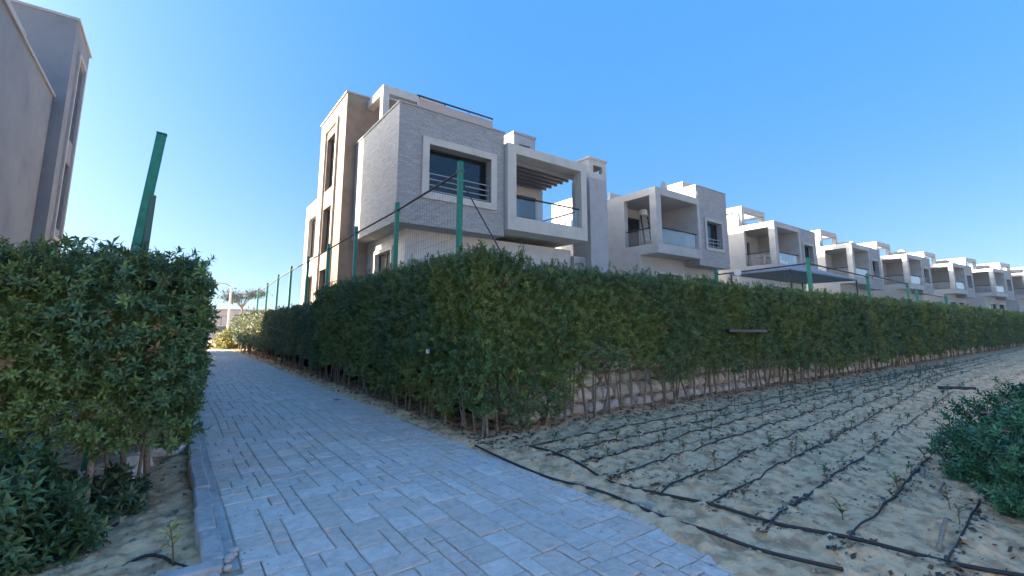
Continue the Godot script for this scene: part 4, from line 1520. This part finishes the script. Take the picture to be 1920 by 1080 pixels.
func make_field():
	var r := RandomNumberGenerator.new()
	r.seed = 1234
	var names := ["first drip hose from the tall hedge", "second drip hose from the tall hedge", "third drip hose from the tall hedge", "fourth drip hose from the tall hedge", "fifth drip hose from the tall hedge", "sixth drip hose from the tall hedge", "seventh drip hose from the tall hedge", "eighth drip hose, next to the last", "last drip hose beside the low dark bush"]
	for k in ROWS.size():
		var pts := []
		var x: float = ROWS[k][1]
		var stop: float = [44.0, 40.0, 36.0, 30.0, 26.0, 22.0, 16.0, 11.0, 5.0][k]
		while x < stop:
			var z := row_z(k, x)
			pts.append(Vector3(x, lie(x, z) + 0.008 + 0.014 * clampf(bumpy.get_noise_2d(x * 1.6, k * 9.0), -0.6, 0.6), z + 0.008 * bumpy.get_noise_2d(x * 1.5, k * 5.0 + 60.0)))
			x += 0.14 if x < 12.0 else 0.5
		hose("black " + names[k], pts)
	var head := []
	for q in [[3.30, -4.25], [3.33, -3.9], [3.28, -3.4], [3.2, -2.9], [3.26, -2.4], [3.32, -2.0], [3.38, -1.6], [3.5, -1.2], [3.66, -0.75], [3.9, -0.35]]:
		head.append(Vector3(q[0], lie(q[0], q[1]) + 0.010, q[1]))
	hose("thicker black header pipe joining the drip hoses near the path", smooth_line(head), 0.012)
	var edge := []
	for q in [[2.86, -4.6], [2.83, -3.9], [2.85, -3.3], [2.93, -2.75], [2.95, -2.2], [2.93, -1.85], [2.94, -1.5], [3.02, -1.1]]:
		edge.append(Vector3(q[0], lie(q[0], q[1]) + 0.012, q[1]))
	hose("black hose lying loose along the paved path edge", smooth_line(edge), 0.011)
	var low := []
	for q in [[-1.6, -3.9], [-1.0, -3.98], [-0.68, -4.05], [-0.40, -4.2], [-0.2, -4.6]]:
		low.append(Vector3(q[0], lie_left(q[0], q[1]) + 0.012, q[1]))
	hose("black hose curving under the kerb side hedge trunks", smooth_line(low), 0.012)
	low = []
	for q in [[-0.6, -3.42], [-0.3, -3.6], [-0.05, -3.86], [0.06, -3.78], [0.13, -3.62], [0.2, -3.5]]:
		low.append(Vector3(q[0], lie_left(q[0], q[1]) + 0.012, q[1]))
	hose("short black hose bending beside the kerb corner", smooth_line(low), 0.010)
	# seedlings along the hoses
	var kinds := []
	for k in 8:
		var c: Color = [Color(0.06, 0.12, 0.04), Color(0.07, 0.14, 0.045), Color(0.18, 0.19, 0.06), Color(0.20, 0.15, 0.08)][k % 4]
		kinds.append(seedling_mesh(r, r.randf_range(0.07, 0.20), r.randi_range(6, 14), c))
	for k in ROWS.size():
		var x: float = ROWS[k][1] + r.randf_range(0.15, 0.4)
		while x < [22.0, 22.0, 22.0, 20.0, 20.0, 18.0, 14.0, 9.0, 4.7][k]:
			if r.randf() < 0.75:
				var z := row_z(k, x) + r.randfn(0, 0.05)
				var o := solo("seedling", kinds[r.randi() % 8], M.seedling_leaf, "small young plant beside the " + names[k], "seedling", Vector3(x, lie(x, z), z), r.randf() * TAU, "seedlings by the " + names[k].split(",")[0])
				o.scale = Vector3.ONE * r.randf_range(0.5, 1.1)
			x += r.randf_range(0.22, 0.5)
	var dry := seedling_mesh(r, 0.20, 16, Color(0.36, 0.33, 0.10))
	var d := solo("seedling", dry, M.seedling_leaf, "yellowish weed growing beside the kerb corner", "weed", Vector3(0.13, lie_left(0.13, -3.62), -3.62))
	d.scale = Vector3.ONE * 1.2
	# bare planted sticks
	for q in [[6.1, -3.72, 0.42, "bare thin stick standing near the pale hedge gap"], [6.9, -3.35, 0.38, "bare upright twig among the upper drip hoses"], [4.3, -2.95, 0.25, "short bare twig by the header pipe"], [7.4, -3.95, 0.4, "bare stick close under the hedge leaves"]]:
		var s := st()
		tube(s, [Vector3(0, -0.05, 0), Vector3(0.01, q[2] * 0.5, 0), Vector3(-0.005, q[2], 0.01)], [0.007, 0.006, 0.004], 5)
		solo("bare_stick", s, M.dry_twig, q[3], "stick", Vector3(q[0], lie(q[0], q[1]), q[1]))
	# litter: dark leaf bits and twigs along the hoses, clods and pebbles
	var chip := st()
	chip.set_color(Color(1, 1, 1))
	flat_quad(chip, Vector3(-0.5, 0, -0.15), Vector3(0.1, 0.16, -0.3), Vector3(0.5, 0.02, 0.1), Vector3(-0.1, 0.05, 0.3), Vector3.UP)
	var chip_mesh := chip.commit()
	var xfs := []
	var cols := []
	for k in 26000:
		var x := 2.95 + pow(r.randf(), 1.5) * 24.0
		var z := 0.0
		if r.randf() < 0.74:
			z = row_z(r.randi() % ROWS.size(), x) + r.randfn(0, 0.045)
		else:
			z = r.randf_range(-5.5, 0.3)
		if bumpy.get_noise_2d(x * 0.9, z * 1.6 + 20.0) < r.randf_range(-0.35, 0.2) or x < path_edge(z) + 0.1 or (x < 3.2 and z > -4.3):
			continue
		var sc := 0.010 + 0.052 * pow(r.randf(), 2.2)
		xfs.append(Transform3D(Basis.from_euler(Vector3(r.randfn(0, 0.35), r.randf() * TAU, r.randfn(0, 0.35))).scaled(Vector3(sc * r.randf_range(0.8, 2.2), sc * 0.8, sc * r.randf_range(0.3, 1.0))), Vector3(x, lie(x, z) + 0.005, z)))
		cols.append(tint(r, 0.10, 0.08, 0.06, 0.6))
	for k in 2600:                                       # fallen leaves under the hedges
		var z := r.randf_range(-30.0, -4.3)
		var x := r.randf_range(2.86, 3.8)
		if r.randf() < 0.45:
			x = r.randf_range(3.0, 18.0)
			z = r.randf_range(-5.55, -4.55)
		var sc := r.randf_range(0.03, 0.075)
		xfs.append(Transform3D(Basis.from_euler(Vector3(r.randfn(0, 0.4), r.randf() * TAU, r.randfn(0, 0.4))).scaled(Vector3(sc, sc, sc)), Vector3(x, lie(x, z) + 0.008, z)))
		cols.append(tint(r, 0.085, 0.06, 0.04, 0.6))
	many(self, numbered("leaf_litter"), chip_mesh, M.chip, xfs, cols)
	xfs = []
	cols = []
	var clod := rock(r, Vector3(1, 0.7, 0.9), 0.2)
	for k in 5000:
		var x := 2.9 + pow(r.randf(), 1.6) * 18.0
		var z := r.randf_range(-5.3, 0.4)
		if x < path_edge(z) + 0.03:
			continue
		var sc := 0.008 + 0.03 * pow(r.randf(), 4.0)
		xfs.append(Transform3D(Basis.from_euler(Vector3(r.randf() * 6, r.randf() * 6, 0)).scaled(Vector3.ONE * sc), Vector3(x, lie(x, z) + sc * 0.15, z)))
		cols.append(tint(r, 0.40, 0.34, 0.26, 0.35))
	for k in 900:
		var x := r.randf_range(-1.6, 0.22)
		var z := r.randf_range(-7.5, -3.4)
		var sc := 0.008 + 0.035 * pow(r.randf(), 4.0)
		xfs.append(Transform3D(Basis.from_euler(Vector3(r.randf() * 6, r.randf() * 6, 0)).scaled(Vector3.ONE * sc), Vector3(x, lie_left(x, z) + sc * 0.15, z)))
		cols.append(tint(r, 0.30, 0.24, 0.18, 0.35))
	for k in 1500:                                       # grains and crumbs strayed onto the pavers
		var x := 0.44 + 0.35 * pow(r.randf(), 2.5) if r.randf() < 0.3 else 2.78 - 0.55 * pow(r.randf(), 2.5)
		var z := -1.6 - 12.0 * pow(r.randf(), 1.6)
		var sc := 0.004 + 0.014 * pow(r.randf(), 3.0)
		xfs.append(Transform3D(Basis.from_euler(Vector3(r.randf() * 6, r.randf() * 6, 0)).scaled(Vector3(sc, sc * 0.6, sc)), Vector3(x, 0.003, z)))
		cols.append(tint(r, 0.50, 0.40, 0.28, 0.35))
	many(self, numbered("sand_clods"), clod, M.chip, xfs, cols)

func smooth_line(p: Array) -> Array:
	var out := []
	for i in p.size() - 1:
		var a: Vector3 = p[maxi(i - 1, 0)]
		var d: Vector3 = p[mini(i + 2, p.size() - 1)]
		for k in 5:
			out.append((p[i] as Vector3).cubic_interpolate(p[i + 1], a, d, k / 5.0))
	out.append(p[p.size() - 1])
	return out

# ---------------------------------------------------------------- small things
func make_small_things():
	var r := RandomNumberGenerator.new()
	r.seed = 555
	# low bush at the right edge
	var b := bush("low_bush", "low dark green bush on the sand at the edge of the field", Vector3(6.45, 0, 0.05), Vector3(2.05, 0.95, 1.3), 6000, [0.060, 0.180, 0.080], 61, 0.055)
	var s := st()
	for q in [[-1.3, 0.55, -0.75], [-0.9, 0.62, -0.9], [-1.7, 0.4, -0.5]]:
		for k in 5:
			var a := TAU * k / 5.0
			s.set_color(Color(0.45, 0.12, 0.10))
			blade(s, Vector3(q[0], q[1], q[2]), Vector3(cos(a), 0.5, sin(a)).normalized(), Vector3.UP, 0.05, 0.035, 0.2, Color(0.45, 0.13, 0.11))
	part(b, "flower", s, M.seedling_leaf)
	# low growth under the kerb side hedge
	bush("shrub", "low leafy shrub filling the space under the hedge beside the kerb", Vector3(-1.02, -0.08, -4.30), Vector3(0.62, 0.66, 0.42), 1100, [0.078, 0.156, 0.066], 71, 0.074)
	bush("shrub", "small bluish green plant sprawling behind a bare trunk in the sandy bed", Vector3(-0.36, -0.08, -4.95), Vector3(0.26, 0.26, 0.25), 110, [0.066, 0.130, 0.066], 73, 0.08)
	# pale rubble slabs under the kerb side hedge
	for q in [[-0.34, -6.1, 0.55, 0.10, 0.34, 0.3, "long pale broken slab lying under the kerb side hedge"], [0.02, -6.6, 0.42, 0.08, 0.3, -0.4, "pale slab tilted behind the dark trunk pair"], [-0.22, -5.75, 0.22, 0.07, 0.18, 0.9, "small pale chunk of concrete in front of the slabs"], [-1.5, -6.0, 0.9, 0.16, 0.4, 0.1, "wide pale slab far back under the hedge"]]:
		var o := solo("concrete_slab", rock(r, Vector3(q[2], q[3] * 2.0, q[4]), 0.75), M.rubble_1, q[6], "slab", Vector3(q[0], -0.02, q[1]), q[5])
		o.rotation.z = 0.12
	# dark bar caught in the hedge face and a dark length of pipe on the sand
	s = st()
	bevel_box(s, Vector3(-0.75, -0.035, -0.05), Vector3(0.75, 0.035, 0.05), 0.012)
	var bar := solo("metal_bar", s, M.black_steel, "long dark metal bar stuck level in the face of the tall hedge", "bar", Vector3(9.25, 1.26, -4.66))
	bar.rotation.z = -0.012
	for q in [-0.5, 0.5]:
		s = st()
		bevel_box(s, Vector3(q - 0.02, -0.05, -0.42), Vector3(q + 0.02, -0.02, 0.03), 0.006)
		part(bar, "bracket", s, M.black_steel)
	s = st()
	tube(s, [Vector3(-0.33, 0, 0), Vector3(0.33, 0, 0)], [0.035, 0.035], 8)
	solo("pipe_length", s, M.dark_metal, "short dark pipe lying on the sand far down the field", "pipe", Vector3(13.5, lie(13.5, -2.45) + 0.03, -2.45), -0.85)
	# grey stake fallen before the low bush
	s = st()
	tube(s, [Vector3.ZERO, Vector3(0.25, 0.05, -0.02), Vector3(0.48, 0.05, -0.05)], [0.012, 0.014, 0.010], 6)
	solo("fallen_stick", s, M.dry_twig, "grey dry stick lying before the low dark bush", "stick", Vector3(3.75, lie(3.75, -0.86) + 0.01, -0.86))
	for q in [[5.3, -1.25, 0.4, 0.3, "dark twig beside the low bush, upper of two"], [5.1, -1.12, 0.35, 0.1, "dark twig beside the low bush, lower of two"]]:
		s = st()
		tube(s, [Vector3.ZERO, Vector3(q[2] * 0.5, 0.03, 0.02), Vector3(q[2], 0.0, 0)], [0.009, 0.01, 0.006], 5)
		solo("fallen_stick", s, M.bark, q[4], "stick", Vector3(q[0], lie(q[0], q[1]) + 0.01, q[1]), q[3])
	# white scrap in the hedge by the path
	s = st()
	bevel_box(s, Vector3(-0.025, -0.03, -0.02), Vector3(0.025, 0.03, 0.02), 0.008)
	solo("paper_scrap", s, M.white_plastic, "tiny white scrap caught in the path face of the hedge", "scrap", Vector3(2.93, 1.0, -6.0), 0.4)
	# heap of crumbled stone at the kerb corner
	for k in 6:
		var w := r.randf_range(0.03, 0.06)
		solo("crumbled_stone", rock(r, Vector3(w, w * 0.7, w), 0.3), M.rubble_2, "brown crumb of broken stone on the mortar at the kerb corner", "stone", Vector3(0.37 + r.randf_range(-0.03, 0.05), 0.012, -3.25 + r.randf_range(-0.15, 0.12)), r.randf() * 6.0, "stone crumbs at the kerb corner")
	# leaf on the pavers
	s = st()
	for q in [[0.0, 0.0], [0.06, 0.02], [0.03, -0.04]]:
		s.set_color(Color(0.05, 0.05, 0.03))
		blade(s, Vector3(q[0], 0, q[1]), Vector3(0.9, 0.15, 0.3).normalized(), Vector3.UP, 0.13, 0.05, 0.1, Color(0.045, 0.05, 0.03))
	solo("fallen_leaf", s, M.seedling_leaf, "dark fallen leaf tuft lying on the pavers beside the hedge", "leaf", Vector3(2.45, 0.006, -8.9))
	# awning in the second row garden
	var aw := thing("awning", "dark grey fabric garden awning on thin posts before the sunlit row house", "awning", Vector3(24.0, 1.0, -9.6))
	s = st()
	var peak := Vector3(0.2, 3.35, 0)
	var c := [Vector3(-3.6, 2.75, 1.3), Vector3(4.2, 2.75, 1.3), Vector3(4.2, 2.75, -1.3), Vector3(-3.6, 2.75, -1.3)]
	for k in 4:
		var a: Vector3 = c[k]
		var e: Vector3 = c[(k + 1) % 4]
		var n := (e - a).cross(peak - a).normalized()
		if n.y < 0.0:
			n = -n
		tri(s, a, e, peak, n)
		tri(s, a - n * 0.03, e - n * 0.03, peak - n * 0.03, -n)
		flat_quad(s, a, e, e - Vector3.UP * 0.07, a - Vector3.UP * 0.07, (a + e) * Vector3(0.5, 0, 0.5))
	part(aw, "canopy", s, M.canvas_grey)
	for k in 4:
		s = st()
		tube(s, [Vector3(c[k].x * 0.97, -0.05, c[k].z * 0.97), Vector3(c[k].x * 0.97, 2.74, c[k].z * 0.97)], [0.035, 0.035], 8)
		part(aw, "post", s, M.dark_metal)
	# ladder and drum on the first row house balcony
	var ld := thing("ladder", "dark step ladder standing on the balcony of the first row house", "ladder", Vector3(22.2, T + 4.62, -16.6))
	s = st()
	for q in [-0.32, 0.32]:
		box(s, Vector3(q - 0.04, 0, 0.0), Vector3(q + 0.04, 2.1, 0.06), Transform3D(Basis(Vector3.RIGHT, -0.12), Vector3(0, 0, 0)))
	part(ld, "rail", s, M.dark_metal)
	for k in 6:
		s = st()
		box(s, Vector3(-0.29, 0.25 + k * 0.31, 0.0), Vector3(0.29, 0.31 + k * 0.31, 0.06), Transform3D(Basis(Vector3.RIGHT, -0.12), Vector3(0, 0, 0)))
		part(ld, "rung", s, M.pale_metal)
	s = st()
	tube(s, [Vector3(0, 2.12, -0.28), Vector3(0, 2.45, -0.28)], [0.26, 0.23], 14)
	solo("bucket", s, M.white_plastic, "white bucket set on top of the balcony step ladder", "bucket", Vector3(22.2, T + 4.62, -16.6))
	# dish and lamp on its roof
	var dish := thing("satellite_dish", "round pale dish on the roof edge of the first row house", "dish", Vector3(22.4, T + 7.75, -15.6))
	s = st()
	tube(s, [Vector3.ZERO, Vector3(0, 0.35, 0)], [0.03, 0.03], 6)
	part(dish, "mast", s, M.pale_metal)
	s = st()
	tube(s, [Vector3(0, 0.45, 0.10), Vector3(0, 0.45, 0.06), Vector3(0, 0.45, 0.0)], [0.34, 0.26, 0.06], 18)
	part(dish, "reflector", s, M.pale_metal)
	s = st()
	bevel_box(s, Vector3(-0.11, -0.16, 0), Vector3(0.11, 0.16, 0.14), 0.03)
	solo("wall_lamp", s, M.white_plastic, "white lamp on the stone side above the balcony", "lamp", Vector3(24.4, T + 8.0, -14.78))
	# furniture on the second row house balcony
	var tb := thing("table", "low wooden table crowded into the sunlit house balcony", "table", Vector3(35.3, T + 4.62, -16.2))
	s = st()
	bevel_box(s, Vector3(-0.5, 0.68, -0.4), Vector3(0.9, 0.76, 0.4), 0.015)
	part(tb, "tabletop", s, M.pink_render)
	for q in [[-0.42, -0.33], [0.82, -0.33], [-0.42, 0.33], [0.82, 0.33]]:
		s = st()
		box(s, Vector3(q[0] - 0.04, 0, q[1] - 0.04), Vector3(q[0] + 0.04, 0.68, q[1] + 0.04))
		part(tb, "leg", s, M.pink_render)
	s = st()
	bevel_box(s, Vector3(-0.4, 0, -0.3), Vector3(0.4, 0.42, 0.35), 0.06)
	bevel_box(s, Vector3(-0.4, 0.42, -0.3), Vector3(0.4, 0.95, -0.12), 0.05)
	solo("armchair", s, M.white_render, "pale armchair behind the balcony front of the sunlit house", "chair", Vector3(36.6, T + 4.62, -15.5))
	# water tanks on three roofs of the row
	for q in [[41.0, T + 9.51, -22.5, "white water tank on the roof room of the awning house"], [68.4, T + 9.51, -20.4, "white water tank on the roof of the midway row house"], [81.9, T + 9.51, -18.6, "white water tank on the roof of the fifth row house"]]:
		s = st()
		tube(s, [Vector3(0, 0, 0), Vector3(0, 0.1, 0), Vector3(0, 1.0, 0), Vector3(0, 1.2, 0), Vector3(0, 1.3, 0)], [0.5, 0.55, 0.55, 0.35, 0.18], 16)
		solo("water_tank", s, M.white_plastic, q[3], "tank", Vector3(q[0], q[1], q[2]))
	# white basin light on the terrace seen over the hedge
	s = st()
	tube(s, [Vector3(0, 0, 0), Vector3(0, 2.3, 0)], [0.03, 0.03], 6)
	tube(s, [Vector3(0, 2.3, 0), Vector3(0, 2.42, 0), Vector3(0, 2.55, 0)], [0.10, 0.14, 0.08], 10)
	solo("garden_lamp", s, M.white_plastic, "white globe garden lamp between the awning and the first row house", "lamp", Vector3(17.5, 1.0, -9.0))
